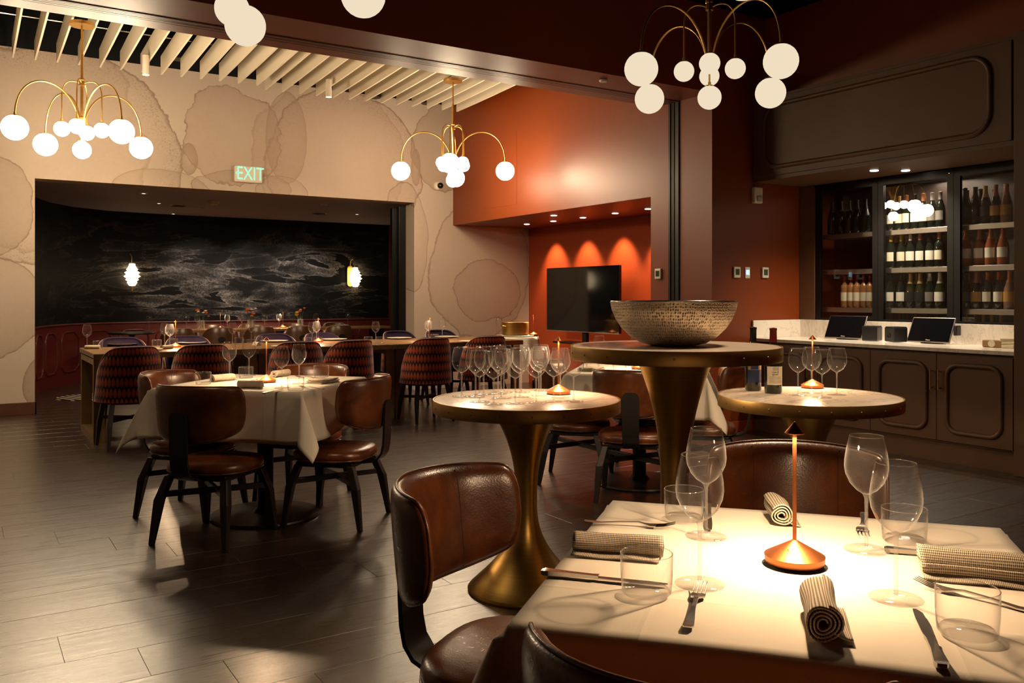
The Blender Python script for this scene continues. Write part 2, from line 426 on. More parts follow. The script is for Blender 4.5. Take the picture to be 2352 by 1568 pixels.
M['table_wood'] = plain('walnut_top', srgb(124,92,60), .38, 0, .5, .25, 9)
M['bronze'] = plain('bronze_leg', (.32,.22,.095,1), .42, .75, .5, .15, 12)
M['china'] = plain('white_china', srgb(236,228,214), .2, 0, .5, .02)
M['plastic'] = plain('white_plastic', srgb(224,214,196), .4, 0, .5, .03)
M['lcd'] = plain('grey_lcd', srgb(70,78,66), .2)
M['screen'] = plain('black_screen', (.004,.004,.005,1), .08, 0, .5, .05)
M['black'] = plain('black_plastic', (.012,.012,.013,1), .35)
M['globe_far'] = emit('opal_globe_bright', (1.0, .77, .50), L_GLOBE_FAR, True)
M['globe_mid'] = emit('opal_globe_middle', (1.0, .77, .50), L_GLOBE_FAR*.72, True)
M['globe_near'] = emit('opal_globe_dim', (1.0, .83, .60), L_GLOBE_NEAR)
M['led'] = emit('lamp_led', (1.0, .66, .34), 30)
M['puck'] = emit('downlight_lens', (1.0, .86, .70), 9)
M['exit'] = emit('exit_green', (.42, 1.0, .66), 1.05)
M['opal_sconce'] = emit('sconce_glass', (1.0, .74, .42), 5, True)
for k_, c_ in dict(white=(225,214,190), navy=(34,44,80), kraft=(150,116,76), cream=(214,200,168), gold=(180,130,60), grey=(120,112,100), black=(20,18,16)).items():
    M['lab_'+k_] = plain('label_'+k_, srgb(*c_), .55)
for k_, c_ in dict(yellow=(214,168,30), red=(110,26,20), gold=(196,156,90), silver=(190,182,172), black=(18,15,14), copper=(180,110,70), orange=(170,78,40), cream=(206,196,176)).items():
    M['cap_'+k_] = plain('foil_'+k_, srgb(*c_), .35, .3)
M['b_dark'] = plain('dark_bottle_glass', (.008,.010,.006,1), .06, 0, .6, .1)
M['b_green'] = plain('green_bottle_glass', (.020,.022,.006,1), .06, 0, .6, .1)
M['b_rose'] = plain('rose_bottle_glass', (.34,.085,.030,1), .08, 0, .6, .1)
M['b_amber'] = plain('amber_bottle_glass', (.30,.13,.045,1), .08, 0, .6, .1)
M['b_pink'] = plain('copper_bottle_glass', (.26,.12,.08,1), .12, 0, .6, .1)

# ================================================================== STRUCTURE
X0, X1, Y0, Y1 = -4.2, 7.6, -3.2, 14.6
WY, OP0, OP1, OPZ = 10.47, 0.667, 5.12, 2.50       # wallpaper wall and its opening
BX = 5.71                                          # face of the rust bulkhead and pier
ZC, ZTOP = 3.86, 4.5

floor = struct(MB().box((X0, Y0, -.12), (X1, Y1, -.014)).build('floor', M['ebony']))
PW, PL = .267, 1.5
pm = MB().box((-PL/2+.0005, -PW/2+.0005, -.014), (PL/2-.0005, PW/2-.0005, 0)).mesh('plank', bevel=.0011, segs=1); pm.materials.append(M['plank'])
planks = []
k0 = int((Y0-3.312)/PW)-1
for k in range(k0, int((Y1-3.312)/PW)+1):
    cy = 3.312+PW*(k+.5); ox = (k*.618*PL*1.37) % PL
    if cy-PW/2 < Y0 or cy+PW/2 > Y1: continue
    for j in range(-1, 9):
        cx = X0+ox+(j+.5)*PL
        if cx < X0-.2 or cx > X1-.3: continue
        px_, py_, D_ = pix(cx, cy, 0)
        vis = D_ > 1 and -250 < px_ < 2600 and py_ < 1750
        planks.append((0 if vis else 1, D_, cx, cy))
planks.sort()
rest = MB()
for i, (hid, D_, cx, cy) in enumerate(planks):
    if i < 290 and not hid: place('plank', pm, None, floor, (cx, cy, 0))
    else: rest.box((cx-PL/2+.0005, cy-PW/2+.0005, -.014), (cx+PL/2-.0005, cy+PW/2-.0005, 0))
ro = rest.build('distant_planks', M['plank'], floor); ro['kind'] = 'stuff'

def wall_grid(name, mat, axis, c0, c1, us, zs, holes=(), parent=None):
    """wall slab of thickness c0..c1 built from a shared grid of cells, some left open"""
    b = MB()
    for i in range(len(us)-1):
        for j in range(len(zs)-1):
            if (i, j) in holes: continue
            if axis == 'Y': b.box((us[i], c0, zs[j]), (us[i+1], c1, zs[j+1]))
            else: b.box((c0, us[i], zs[j]), (c1, us[i+1], zs[j+1]))
    return struct(b.build(name, mat, parent, weld=1e-4))
wall_back = wall_grid('wall_back', M['paper'], 'Y', WY, WY+.26, [X0, OP0, OP1, 6.96], [0, OPZ, ZC], {(1, 0)})
wall_grid('wall_back_upper', M['black_paint'], 'Y', WY+.01, WY+.26, [X0, X1], [ZC, ZTOP])
wall_left = wall_grid('wall_left', M['paper'], 'X', X0-.2, X0, [Y0, WY], [0, ZTOP])
wall_grid('wall_behind', M['rust_bright'], 'Y', Y0-.2, Y0, [X0, X1], [0, ZTOP])
ceiling = struct(MB().box((X0, Y0, ZTOP), (X1, WY+.3, ZTOP+.1)).build('ceiling', M['black_paint']))
wall_right = wall_grid('wall_right', M['rust'], 'X', BX, 6.96, [6.43, WY], [2.224, ZC])
wall_pier = wall_grid('wall_pier', M['rust'], 'Y', 5.61, 6.43, [BX, X1], [0, ZC])
wall_niche = wall_grid('wall_niche', M['rust_bright'], 'X', 6.96, 7.1, [6.43, WY+.26], [0, 2.224])
wall_grid('wall_right_upper', M['black_paint'], 'X', BX+.02, 7.4, [5.65, WY], [ZC, ZTOP])
wall_bar = wall_grid('wall_bar', M['rust'], 'X', 6.41, 7.55, [3.12, 5.61], [3.08, ZC])
wall_grid('wall_bar_upper', M['black_paint'], 'X', 6.43, 7.55, [Y0, 5.65], [ZC, ZTOP])
wall_side = wall_grid('wall_side', M['rust_bright'], 'X', 6.32, 7.55, [Y0, 3.12], [0, ZC])
a0 = atX(1113, 320, BX); a1 = atX(1187, 468, BX)
MB().box((BX-.003, a1[1], a1[2]), (BX+.01, a0[1], a0[2]-.02)).build('access_panel', M['rust'], wall_right)

beam = struct(MB().box((X0, 5.61, 3.085), (BX, 6.33, ZC)).build('ceiling_beam', M['rust']))
struct(MB().box((X0, 5.65, ZC), (BX, 6.3, ZTOP)).build('wall_beam_upper', M['black_paint']))
for y_, w_ in ((6.035, .010), (6.095, .022), (6.155, .010)):
    MB().box((X0, y_-w_/2, 3.081), (BX, y_+w_/2, 3.09)).build('partition_track', M['black'], beam)
for y_ in (6.062, 6.128):
    MB().box((X0, y_-.016, 3.0805), (BX, y_+.016, 3.09)).build('track_lip', M['rust'], beam, bevel=.002)
for y_, w_, m_ in ((6.05, .05, 'black'), (6.105, .045, 'black_metal'), (6.155, .03, 'black')):
    MB().box((BX-.014, y_-w_/2, 0), (BX+.01, y_+w_/2, 3.084)).build('partition_channel', M[m_], wall_pier, bevel=.004)

# baseboards
struct(MB().box((X0, WY-.018, 0), (OP0+.014, WY, .13)).box((OP0-.002, WY-.018, 0), (OP0+.014, WY+.26, .13)).build('baseboard_back', M['base_wood'], bevel=.003))
struct(MB().box((BX-.012, 5.598, 0), (BX, 6.02, .10)).build('baseboard_pier', M['rust_bright'], bevel=.003))
struct(MB().box((BX, 5.598, 0), (6.22, 5.61, .10)).build('baseboard_bar', M['rust_bright'], bevel=.003))
# dark pocket frame inside the right jamb of the opening
struct(MB().box((5.02, WY+.26, 0), (OP1+.02, WY+.34, 2.47)).box((4.96, WY+.34, 0), (OP1+.02, WY+.42, 2.45)).build('trim_1', M['black_metal'], bevel=.006))

# ---------------- slat ceiling beyond the beam
slat_xs = [.456+.2005*i for i in range(-9, 26)]
for i, x_ in enumerate(slat_xs):
    q = (i-9) % 13
    tip = 10.28-.030*q; zt = 3.705-.004*q
    poly = [(tip, zt)]
    for k in range(1, 13):
        y_ = tip-(tip-6.45)*k/12
        poly.append((y_, zt+.085*math.sin(min(1, (tip-y_)/1.7)*PI/2)-.03*math.sin((tip-y_)*1.6)))
    top = [(y_, z_+.20+.03*math.sin((tip-y_)*1.3)) for y_, z_ in reversed(poly)]
    MB().prism(poly+top, lambda p, x=x_: (x-.009, p[0], p[1]), lambda p, x=x_: (x+.009, p[0], p[1])).build('slat', M['slat'], ceiling)
for y_ in (9.5, 7.6):
    MB().tube([(X0, y_, 3.93), (BX, y_, 3.93)], .008, 6).build('hanging_rod', M['steel'], ceiling)
for x_, y_ in ((5.3, 5.1), (5.5, 5.1)):
    MB().box((x_-.009, 3.6, 3.92), (x_+.009, y_, 4.2)).build('slat', M['slat'], ceiling)

# ---------------- private dining room
PRIV = [(.50, 10.73), (.66, 11.9), (.82, 12.75), (1.02, 13.35), (1.36, 13.86), (1.85, 14.19), (2.5, 14.33), (3.2, 14.35), (6.45, 14.35), (6.68, 14.28), (6.75, 14.1), (6.75, 10.73)]
def sweep_wall(name, mat, z0, z1, off=0., th=.06):
    b = MB(); n = len(PRIV); ins, out = [], []
    for i, (x, y) in enumerate(PRIV):
        a = Vector(PRIV[max(i-1, 0)]); c = Vector(PRIV[min(i+1, n-1)]); t = (c-a).normalized(); nr = Vector((t.y, -t.x))
        ins.append((x+nr.x*off, y+nr.y*off)); out.append((x+nr.x*(off-th), y+nr.y*(off-th)))
    vs = [(x, y, z) for z in (z0, z1) for x, y in ins]+[(x, y, z) for z in (z0, z1) for x, y in out]
    fs = []
    for i in range(n-1):
        fs += [(i, i+1, n+i+1, n+i), (2*n+i, 3*n+i, 3*n+i+1, 2*n+i+1), (n+i, n+i+1, 3*n+i+1, 3*n+i), (i, 2*n+i, 2*n+i+1, i+1)]
    fs += [(0, n, 3*n, 2*n), (n-1, 3*n-1, 4*n-1, 2*n-1)]
    return b.add(vs, fs).build(name, mat, None, smooth=40)
wall_mural = struct(sweep_wall('wall_mural', M['mural'], .80, 2.56))
wains = struct(sweep_wall('wall_wainscot', M['wainscot'], 0, .84, .03))
def along(s):
    for (x0, y0), (x1, y1) in zip(PRIV, PRIV[1:]):
        L = math.hypot(x1-x0, y1-y0)
        if s <= L: return (x0+(x1-x0)*s/L, y0+(y1-y0)*s/L, (y1-y0)/L, -(x1-x0)/L)
        s -= L
    return (PRIV[-1][0], PRIV[-1][1], 0, 0)
TOT = sum(math.hypot(b[0]-a[0], b[1]-a[1]) for a, b in zip(PRIV, PRIV[1:]))
def rr_path(w_, h, r, n=6):
    pts = []
    for cx, cz, a0 in ((w_/2-r, h/2-r, 0), (-w_/2+r, h/2-r, 90), (-w_/2+r, -h/2+r, 180), (w_/2-r, -h/2+r, 270)):
        for k in range(n+1):
            a = math.radians(a0+90*k/n); pts.append((cx+r*math.cos(a), cz+r*math.sin(a)))
    return pts
def rr_dense(w_, h, r):
    p = rr_path(w_, h, r); out = []
    for (x0, y0), (x1, y1) in zip(p, p[1:]+p[:1]):
        L = math.hypot(x1-x0, y1-y0); n = max(1, int(L/.09))
        out += [(x0+(x1-x0)*k/n, y0+(y1-y0)*k/n) for k in range(n)]
    return out
MB().tube([(lambda q: (q[0]+q[2]*.032, q[1]+q[3]*.032, .845))(along(TOT*k/90)) for k in range(91)], .016, 8).build('chair_rail', M['wainscot'], wains, smooth=60)
s_ = .35
while s_ < TOT-.4:
    pts = []
    for du, dz in rr_dense(.44, .56, .13):
        q = along(s_+du); pts.append((q[0]+q[2]*.032, q[1]+q[3]*.032, .46+dz))
    MB().tube(pts, .014, 6, True).build('panel_moulding', M['wainscot'], wains, smooth=60)
    s_ += .56
priv_ceil = struct(MB().box((X0+3.5, WY+.26, 2.53), (X1-.2, Y1+.1, 2.62)).build('ceiling_private_room', M['priv_ceil']))
struct(MB().box((6.50, 14.22, 0), (6.62, 14.34, 2.52)).build('trim_2', M['wainscot'], bevel=.004))
# striped inlay in the floor of the private room
def mk_rug():
    t = NT('striped_rug'); sp = t.node('ShaderNodeSeparateXYZ'); t.link(t.coord(), sp.inputs[0])
    s1 = t.math('SINE', t.math('MULTIPLY', t.math('ADD', sp.outputs[0], t.math('MULTIPLY', sp.outputs[1], .35)), 2*PI/.085))
    t.P(color=t.mix(t.ramp(s1, [(.45, 0.), (.55, 1.)]), srgb(52,38,30), srgb(216,202,182)), rough=.9, spec=.1); return t.m
M['rug'] = mk_rug()
rg = MB()
rg.prism([(1.15*math.cos(2*PI*k/40), .55*math.sin(2*PI*k/40)) for k in range(40)], lambda p: (p[0], p[1], 0), lambda p: (p[0], p[1], .008))
tag(rg.build('rug', M['rug'], None, (2.12, 11.85, .0005)), 'oval black and white striped rug on the private room floor', 'rug')

# ================================================================== LIGHT HELPERS
def area(parent, loc, size, energy, col=WARM, spread=PI, rot=(0, 0, 0), name='lamp_light'):
    l = bpy.data.lights.new(name, 'AREA'); l.shape = 'DISK'; l.size = size; l.energy = energy; l.color = col; l.spread = spread
    o = bpy.data.objects.new(name, l); COL.objects.link(o); o.parent = parent; o.location = loc; o.rotation_euler = rot; return o
def spot(parent, loc, energy, cone, blend=.4, col=WARM, rot=(0, 0, 0), r=.03, name='spot_light'):
    l = bpy.data.lights.new(name, 'SPOT'); l.energy = energy; l.color = col; l.spot_size = math.radians(cone); l.spot_blend = blend; l.shadow_soft_size = r
    o = bpy.data.objects.new(name, l); COL.objects.link(o); o.parent = parent; o.location = loc; o.rotation_euler = rot; return o
def point(parent, loc, energy, col=WARM, r=.05, name='bulb_light'):
    l = bpy.data.lights.new(name, 'POINT'); l.energy = energy; l.color = col; l.shadow_soft_size = r
    o = bpy.data.objects.new(name, l); COL.objects.link(o); o.parent = parent; o.location = loc; return o

# ---------------- chandeliers
def bez(p0, p1, p2, p3, n=16):
    out = []
    for k in range(n+1):
        t = k/n; u = 1-t
        out.append(tuple(u**3*a+3*u*u*t*b+3*u*t*t*c+t**3*d for a, b, c, d in zip(p0, p1, p2, p3)))
    return out
def sphere_prof(r, n=16, cut=.93):
    a1 = math.asin(cut); return [(max(1e-6, r*math.cos(a)), r*math.sin(a)) for a in [-PI/2+(a1+PI/2)*k/n for k in range(n+1)]]
def globe_mesh(r, mat):
    m = MB().lathe(sphere_prof(r, 13), 28).mesh('globe', smooth=180, weld=1e-5); m.materials.append(mat); return m
def cap_mesh(r):
    m = MB().lathe([(.006, r*.93+.03), (.010, r*.93+.03), (.010, r*.93+.012), (r*.40, r*.93+.006), (r*.42, r*.90), (r*.30, r*.90)], 20).mesh('globe_cap', smooth=35); m.materials.append(M['brass']); return m
GM = {}
for key in ('far', 'mid', 'near'):
    GM[key] = [globe_mesh(r, M['globe_'+key]) for r in (.105, .067, .078)]
CM = [cap_mesh(r) for r in (.105, .067, .078)]
def arm_mesh(pts, r=.0075):
    m = MB().tube(pts, r, 8).mesh('arm', smooth=60); m.materials.append(M['brass']); return m
ARM_BIG = arm_mesh(bez((.022, 0, 2.80), (.09, 0, 3.20), (.57, 0, 3.22), (.59, 0, 2.79), 22))
ARM_SMALL = arm_mesh(bez((.02, 0, 3.16), (.10, 0, 3.20), (.165, 0, 3.16), (.165, 0, 3.05), 10)+[(.165, 0, 2.83)], .006)
def chandelier(label, x, y, rot, key, ztop, group='brass globe chandeliers', level=1.):
    t = thing('chandelier', label, 'chandelier', (x, y, 0), rot, group)
    MB().lathe([(.012, ztop-.03), (.105, ztop-.03), (.108, ztop-.012), (.105, ztop), (.02, ztop)], 36).build('canopy', M['brass'], t, smooth=35)
    MB().lathe([(.0085, 3.42), (.0085, ztop-.02)], 12).build('rod', M['brass'], t, smooth=60)
    MB().lathe([(.0135, 2.80), (.0135, 3.42)], 14).build('stem', M['brass'], t, smooth=60)
    MB().lathe([(.015, 3.135), (.026, 3.135), (.026, 3.15), (.022, 3.155), (.022, 3.18), (.026, 3.185), (.026, 3.20), (.015, 3.20)], 20).build('collar', M['brass'], t, smooth=35)
    MB().lathe([(.005, 2.765), (.03, 2.765), (.03, 2.85), (.015, 2.86)], 20).build('hub', M['brass'], t, smooth=35)
    MB().lathe([(.006, 2.65), (.006, 2.78)], 10).build('drop_rod', M['brass'], t, smooth=60)
    for k in range(4):
        a = k*PI/2
        arm = place('arm', ARM_BIG, None, t, rotz=a)
        g = place('globe', GM[key][0], None, arm, (.59, 0, 2.665)); place('globe_cap', CM[0], None, arm, (.59, 0, 2.665))
        b = a+PI/4
        arm = place('arm', ARM_SMALL, None, t, rotz=b)
        place('globe', GM[key][1], None, arm, (.165, 0, 2.742)); place('globe_cap', CM[1], None, arm, (.165, 0, 2.742))
    place('globe', GM[key][2], None, t, (0, 0, 2.56)); place('globe_cap', CM[2], None, t, (0, 0, 2.56))
    if key == 'near': spot(t, (0, 0, 2.44), L_NEAR_SPOT*level, 128, .6, (1.0, .72, .45), (0, 0, 0), .12)  # added downward spot gives the light that the dim globes do not
    return t
chandelier('brass chandelier with glowing globes hanging left, over the wide opening', .92, 8.62, math.radians(25), 'far', 3.70)
chandelier('small-looking brass chandelier hanging before the rust wall at centre', 4.70, 8.62, math.radians(-32), 'mid', 3.70)
chandelier('brass chandelier with dimmed cream globes hanging near the bar', 4.17, 4.12, 0, 'near', ZTOP, level=.5)
chandelier('brass chandelier cut off by the top of the photo, left of centre', 1.046, 4.02, math.radians(-21), 'near', ZTOP, level=.25)
chandelier('brass chandelier almost wholly above the frame, one globe showing beside the bar chandelier', 2.80, 2.10, math.radians(-12), 'near', ZTOP, level=1.3)

# ---------------- cylinder spots and ceiling fittings
def cyl_spot(px, py, Y, n_, aim):
    p = atY(px, py, Y)
    t = thing('ceiling_spot', 'white cylinder spotlight below the slats, '+n_, 'spotlight', p, 0, 'cylinder spotlights')
    MB().lathe([(.03, 0.01), (.035, 0), (.035, .20), (.02, .21)], 20).build('housing', M['plastic'], t, smooth=35)
    MB().lathe([(.001, -.001), (.032, -.001)], 16, caps=False).build('lens', M['puck'], t)
    spot(t, (0, 0, -.01), L_SPOT, 105, .8, WARM, aim)
cyl_spot(335, 172, 9.55, 'right of the left chandelier', (.0, 0, 0))
cyl_spot(755, 223, 9.55, 'halfway along the wallpaper wall', (.0, 0, 0))
for k, (x_, y_) in enumerate(((-1.6, 8.2), (2.9, 7.6), (4.9, 7.4))):   # extra bare spots added behind the beam, without fittings
    spot(None, (x_, y_, 3.62), L_SPOT*.9, 110, .8, WARM)

for k, (px_, py_) in enumerate(((412, 137), (858, 224), (984, 238))):
    p = atY(px_, py_, 10.1)
    t = thing('hanging_speaker', 'black cylinder hung between the ceiling slats, '+('right of the left spotlight', 'right of the middle spotlight', 'left of the small chandelier')[k], 'speaker', p, 0, 'hanging black cylinders')
    MB().lathe([(.001, .004), (.085, .004), (.095, 0), (.095, .16), (.001, .17)], 28).build('housing', M['black'], t, smooth=35)
    MB().lathe([(.001, .003), (.08, .003)], 24, caps=False).build('grille', M['black_metal'], t)
    MB().lathe([(.006, .16), (.006, .75)], 8).build('drop_rod', M['black'], t)

# ================================================================== BAR WALL
BXF = 6.22
bar = thing('bar_cabinet', 'long umber base cabinet under the white bar counter', 'cabinet', (0, 0, 0))
MB().box((BXF+.022, 3.215, .15), (6.89, 5.60, .832)).build('carcass', M['bar'], bar)
MB().box((BXF+.04, 3.215, 0), (6.89, 5.60, .15)).build('plinth', M['bar'], bar)
DY = [3.23, 3.795, 4.36, 4.925, 5.49]
for k in range(4):
    y0, y1 = DY[k]+.002, DY[k+1]-.002
    d = MB().box((BXF, y0, .165), (BXF+.022, y1, .812)).build('door', M['bar'], bar, bevel=.002)
    cy = (y0+y1)/2
    MB().tube([(BXF-.001, cy+u, .4885+v) for u, v in rr_dense(.40, .50, .085)], .0185, 8, True).build('moulding', M['bar'], d, smooth=60)
    hy = y1-.03 if k % 2 == 0 else y0+.03
    MB().tube([(BXF-.03, hy, .545), (BXF-.03, hy, .70)], .0055, 8).tube([(BXF-.03, hy, .56), (BXF, hy, .56)], .004, 6).tube([(BXF-.03, hy, .685), (BXF, hy, .685)], .004, 6).build('handle', M['brass'], d, smooth=60)
MB().box((BXF, 5.492, .15), (BXF+.022, 5.60, .832)).build('filler', M['bar'], bar)
ct = thing('bar_counter', 'white quartz counter with upstand along the bar', 'counter', (0, 0, 0))
MB().box((BXF-.02, 3.21, .833), (6.90, 5.605, .8625)).build('worktop', M['quartz'], ct, bevel=.003)
MB().box((6.875, 3.21, .8627), (6.90, 5.585, 1.025)).build('upstand', M['quartz'], ct, bevel=.002)
MB().box((BXF+.0, 5.585, .8627), (6.90, 5.605, 1.025)).build('end_upstand', M['quartz'], ct, bevel=.002)
tall = tag(MB().box((6.18, 3.13, 0), (7.5, 3.205, 3.078)).build('end_partition', M['bar'], None, bevel=.003), 'tall umber end panel closing the right side of the bar', 'partition')
up = thing('upper_cabinet', 'umber overhead bulkhead cabinet with rounded moulding above the bottle fridge', 'cabinet')
MB().box((6.235, 3.21, 2.31), (7.5, 5.60, 3.078)).build('body', M['bar'], up, bevel=.002)
ud = MB().box((6.218, 3.24, 2.345), (6.236, 5.58, 3.05)).build('front_panel', M['bar'], up, bevel=.003)
MB().tube([(6.216, 4.42+u, 2.70+v) for u, v in rr_dense(2.06, .56, .15)], .021, 8, True).build('moulding', M['bar'], ud, smooth=60)
for k, (px_, py_) in enumerate(((2008, 400), (2080, 412))):
    X_ = 6.5 if k == 0 else 6.72
    p = atX(px_, py_, X_)
    t = thing('puck_light', 'small round downlight under the overhead bar cabinet, '+('nearer the room' if k == 0 else 'nearer the fridge doors'), 'downlight', (X_, p[1], 2.305), 0, 'bar downlights')
    MB().lathe([(.001, -.002), (.03, -.002), (.034, .0), (.034, .004)], 20).build('lens', M['puck'], t)
    spot(t, (0, 0, -.02), L_BAR, 130, .9, (1, .84, .64))

# ---------------- bottle fridge
FX = 6.90
fr = thing('bottle_fridge', 'black framed glass bottle fridge built above the bar counter', 'fridge', (0, 0, 0))
yL = lambda px: atX(px, 600, FX)[1]
FZ0, FZ1 = .70, 2.305
MB().box((7.42, 3.21, FZ0), (7.46, 5.60, FZ1)).build('back_panel', plain('fridge_back', srgb(70,56,50), .3), fr)
MB().box((FX+.03, 3.21, FZ0-.03), (7.42, 5.60, FZ0)).build('bottom', M['black_metal'], fr)
MB().box((FX+.03, 3.21, FZ1-.02), (7.42, 5.60, FZ1)).build('top', M['black_metal'], fr)
MB().box((FX-.01, yL(1872), 1.026), (FX+.03, 5.605, FZ1)).build('side_stile', M['bar'], fr)
doors = [(1873, 2016), (2016, 2190), (2190, 2360)]
for k, (pl, pr) in enumerate(doors):
    ya, yb = yL(pl), max(yL(pr), 3.212)
    d = MB()
    fw = .055
    d.box((FX, ya-fw, 1.03), (FX+.035, ya-.002, 2.30)).box((FX, yb+.002, 1.03), (FX+.035, yb+fw, 2.30)).box((FX, yb+fw, 2.235), (FX+.035, ya-fw, 2.30)).box((FX, yb+fw, 1.03), (FX+.035, ya-fw, 1.045))
    dd = d.build('door_frame', M['black_metal'], fr, weld=1e-4)
    MB().box((FX+.012, yb+fw, 1.045), (FX+.018, ya-fw, 2.235)).build('glass_pane', M['pane'], dd)
    MB().lathe([(.001, 0), (.008, 0), (.008, .006), (.001, .006)], 12).build('lock', M['steel'], dd, (FX-.004, yb+.03, 2.262))
    for z_ in (1.145, 1.50, 1.835):
        MB().box((FX+.06, yb+.035, z_-.045), (7.40, ya-.035, z_)).build('shelf', M['shelf_steel'], fr, bevel=.003)
area(fr, (7.15, 4.4, 2.27), .5, 7.0, (1, .8, .58), name='fridge_fill')  # unseen area light added to brighten shelves and bottles
# bottles
def bottle_proto(kind, glass, cap, lab, lz=(.06, .14), lw=1.25, h=.30):
    t = thing('wine_bottle', kind, 'bottle')
    if kind == 'champagne': prof = [(.001, .004), (.040, 0), (.044, .006), (.044, .13), (.040, .165), (.026, .215), (.0165, .25), (.0155, .295), (.018, .297), (.018, .305), (.014, .308), (.001, .308)]; ch = .215
    elif kind == 'bordeaux': prof = [(.001, .004), (.034, 0), (.0375, .006), (.0375, .185), (.034, .203), (.020, .22), (.0145, .232), (.014, .29), (.0155, .292), (.0155, .30), (.001, .302)]; ch = .236
    else: prof = [(.001, .004), (.036, 0), (.0395, .006), (.0395, .145), (.036, .175), (.024, .212), (.0155, .238), (.0145, .29), (.016, .292), (.016, .30), (.001, .302)]; ch = .236
    MB().lathe(prof, 20).build('glass_body', glass, t, smooth=50)
    cp = [(r+.0012, z) for r, z in prof if z >= ch]; cp[-1] = (.001, cp[-1][1]+.001)
    r0 = [r for r, z in prof if z >= ch][0]
    MB().lathe([(r0+.0012, ch-.002)]+cp, 16).build('foil', cap, t, smooth=50)
    if lab is not None:
        R = max(r for r, z in prof)+.0007
        MB().grid(lambda u, v: (R*math.sin((u-.5)*2*lw), -R*math.cos((u-.5)*2*lw), lz[0]+(lz[1]-lz[0])*v), 14, 2).build('label', lab, t, smooth=180)
    return t
BP = {
 'spk': ('champagne', M['b_dark'], M['cap_black'], None),
 'blk': ('burgundy', M['b_dark'], M['cap_black'], M['lab_white']),
 'yel': ('burgundy', M['b_dark'], M['cap_yellow'], M['lab_cream']),
 'wht': ('burgundy', M['b_dark'], M['cap_cream'], M['lab_white']),
 'cop': ('burgundy', M['b_dark'], M['cap_copper'], M['lab_white']),
 'bdx': ('bordeaux', M['b_dark'], M['cap_copper'], M['lab_cream']),
 'slv': ('burgundy', M['b_dark'], M['cap_silver'], M['lab_grey']),
 'gch': ('champagne', M['b_green'], M['cap_gold'], M['lab_black']),
 'gwh': ('champagne', M['b_green'], M['cap_cream'], M['lab_white']),
 'ros': ('champagne', M['b_rose'], M['cap_copper'], M['lab_white']),
 'amb': ('bordeaux', M['b_amber'], M['cap_red'], M['lab_cream']),
 'dch': ('champagne', M['b_dark'], M['cap_copper'], M['lab_gold']),
 'org': ('burgundy', M['b_dark'], M['cap_orange'], M['lab_white']),
 'pnk': ('champagne', M['b_pink'], M['cap_copper'], M['lab_gold']),
 'nav': ('champagne', M['b_dark'], M['cap_black'], M['lab_navy']),
 'red': ('bordeaux', M['b_dark'], M['cap_red'], M['lab_cream']),
 'gld': ('bordeaux', M['b_dark'], M['cap_gold'], M['lab_cream']),
}
BPO = {}
BDESC = dict(spk='dark sparkling-wine bottle', blk='dark bottle with black foil', yel='dark bottle with yellow foil and cream label', wht='dark bottle with white foil and white label', cop='dark bottle with copper foil', bdx='straight-shouldered dark bottle with tall cream label', slv='dark bottle with silver foil', gch='green sparkling-wine bottle with gold foil', gwh='green sparkling-wine bottle with white label', ros='rosé sparkling-wine bottle', amb='amber bottle with red cap', dch='dark sparkling-wine bottle with copper foil', org='dark bottle with orange foil', pnk='copper-tinted sparkling-wine bottle', nav='dark sparkling-wine bottle with navy label', red='bottle with red cap', gld='bottle with gold cap')
DOORN = ['left', 'middle', 'right']
def shelf_row(door, shelf, z, kinds, px0, px1, x=7.02, row='front'):
    n = len(kinds)
    for i, k in enumerate(kinds):
        px = px0+(px1-px0)*(i/(n-1) if n > 1 else .5)
        y = atX(px, 600, x)[1]
        if k not in BPO: BPO[k] = bottle_proto(*BP[k])
        lab = f'{BDESC[k]}, {ORD[i]} in the {row} row, {shelf} shelf of the {DOORN[door]} fridge door'
        if len(lab.split()) > 16: lab = f'{BDESC[k]}, {ORD[i]} in {row} row, {shelf} shelf, {DOORN[door]} door'
        if len(lab.split()) > 16: lab = lab.replace('straight-shouldered dark bottle with tall cream label', 'dark straight bottle, cream label').replace(' with yellow foil and cream label', ' with yellow foil').replace(' with white foil and white label', ' with white foil')
        o = dup(BPO[k], lab, (x+random.uniform(-.01, .01), y, z), -PI/2+random.uniform(-.25, .25), 'bottles in the fridge')
Z1, Z2, Z3 = 1.146, 1.501, 1.836
shelf_row(0, 'top', Z3, ['spk']*5, 1912, 1990)
shelf_row(0, 'lower', Z1, ['amb']*5, 1942, 1998)
shelf_row(1, 'top', Z3, ['blk','gld','bdx','blk','cop','slv','slv'], 2045, 2160)
shelf_row(1, 'middle', Z2, ['yel','yel','wht','cop','blk','bdx'], 2048, 2158)
shelf_row(1, 'middle', Z2, ['cop','gld','wht','slv','gld'], 2058, 2160, 7.18, 'rear')
shelf_row(1, 'lower', Z1, ['blk','blk','gch','gch','slv','gwh'], 2046, 2158)
shelf_row(1, 'lower', Z1, ['blk','blk','gwh','gwh','gch'], 2052, 2160, 7.18, 'rear')
shelf_row(2, 'top', Z3, ['nav','spk','gch','dch','pnk'], 2218, 2312)
shelf_row(2, 'top', Z3, ['spk','spk','slv','dch'], 2222, 2312, 7.18, 'rear')
shelf_row(2, 'middle', Z2, ['ros','ros','ros','ros'], 2220, 2305)
shelf_row(2, 'middle', Z2, ['ros','ros','ros'], 2216, 2300, 7.18, 'rear')
shelf_row(2, 'lower', Z1, ['nav','dch','org','org','pnk'], 2218, 2318)
shelf_row(2, 'lower', Z1, ['dch','dch','org','org'], 2224, 2306, 7.18, 'rear')
shelf_row(1, 'bottom', .80, ['red']*6, 2048, 2150)
shelf_row(2, 'bottom', .80, ['gld']*5, 2220, 2300)

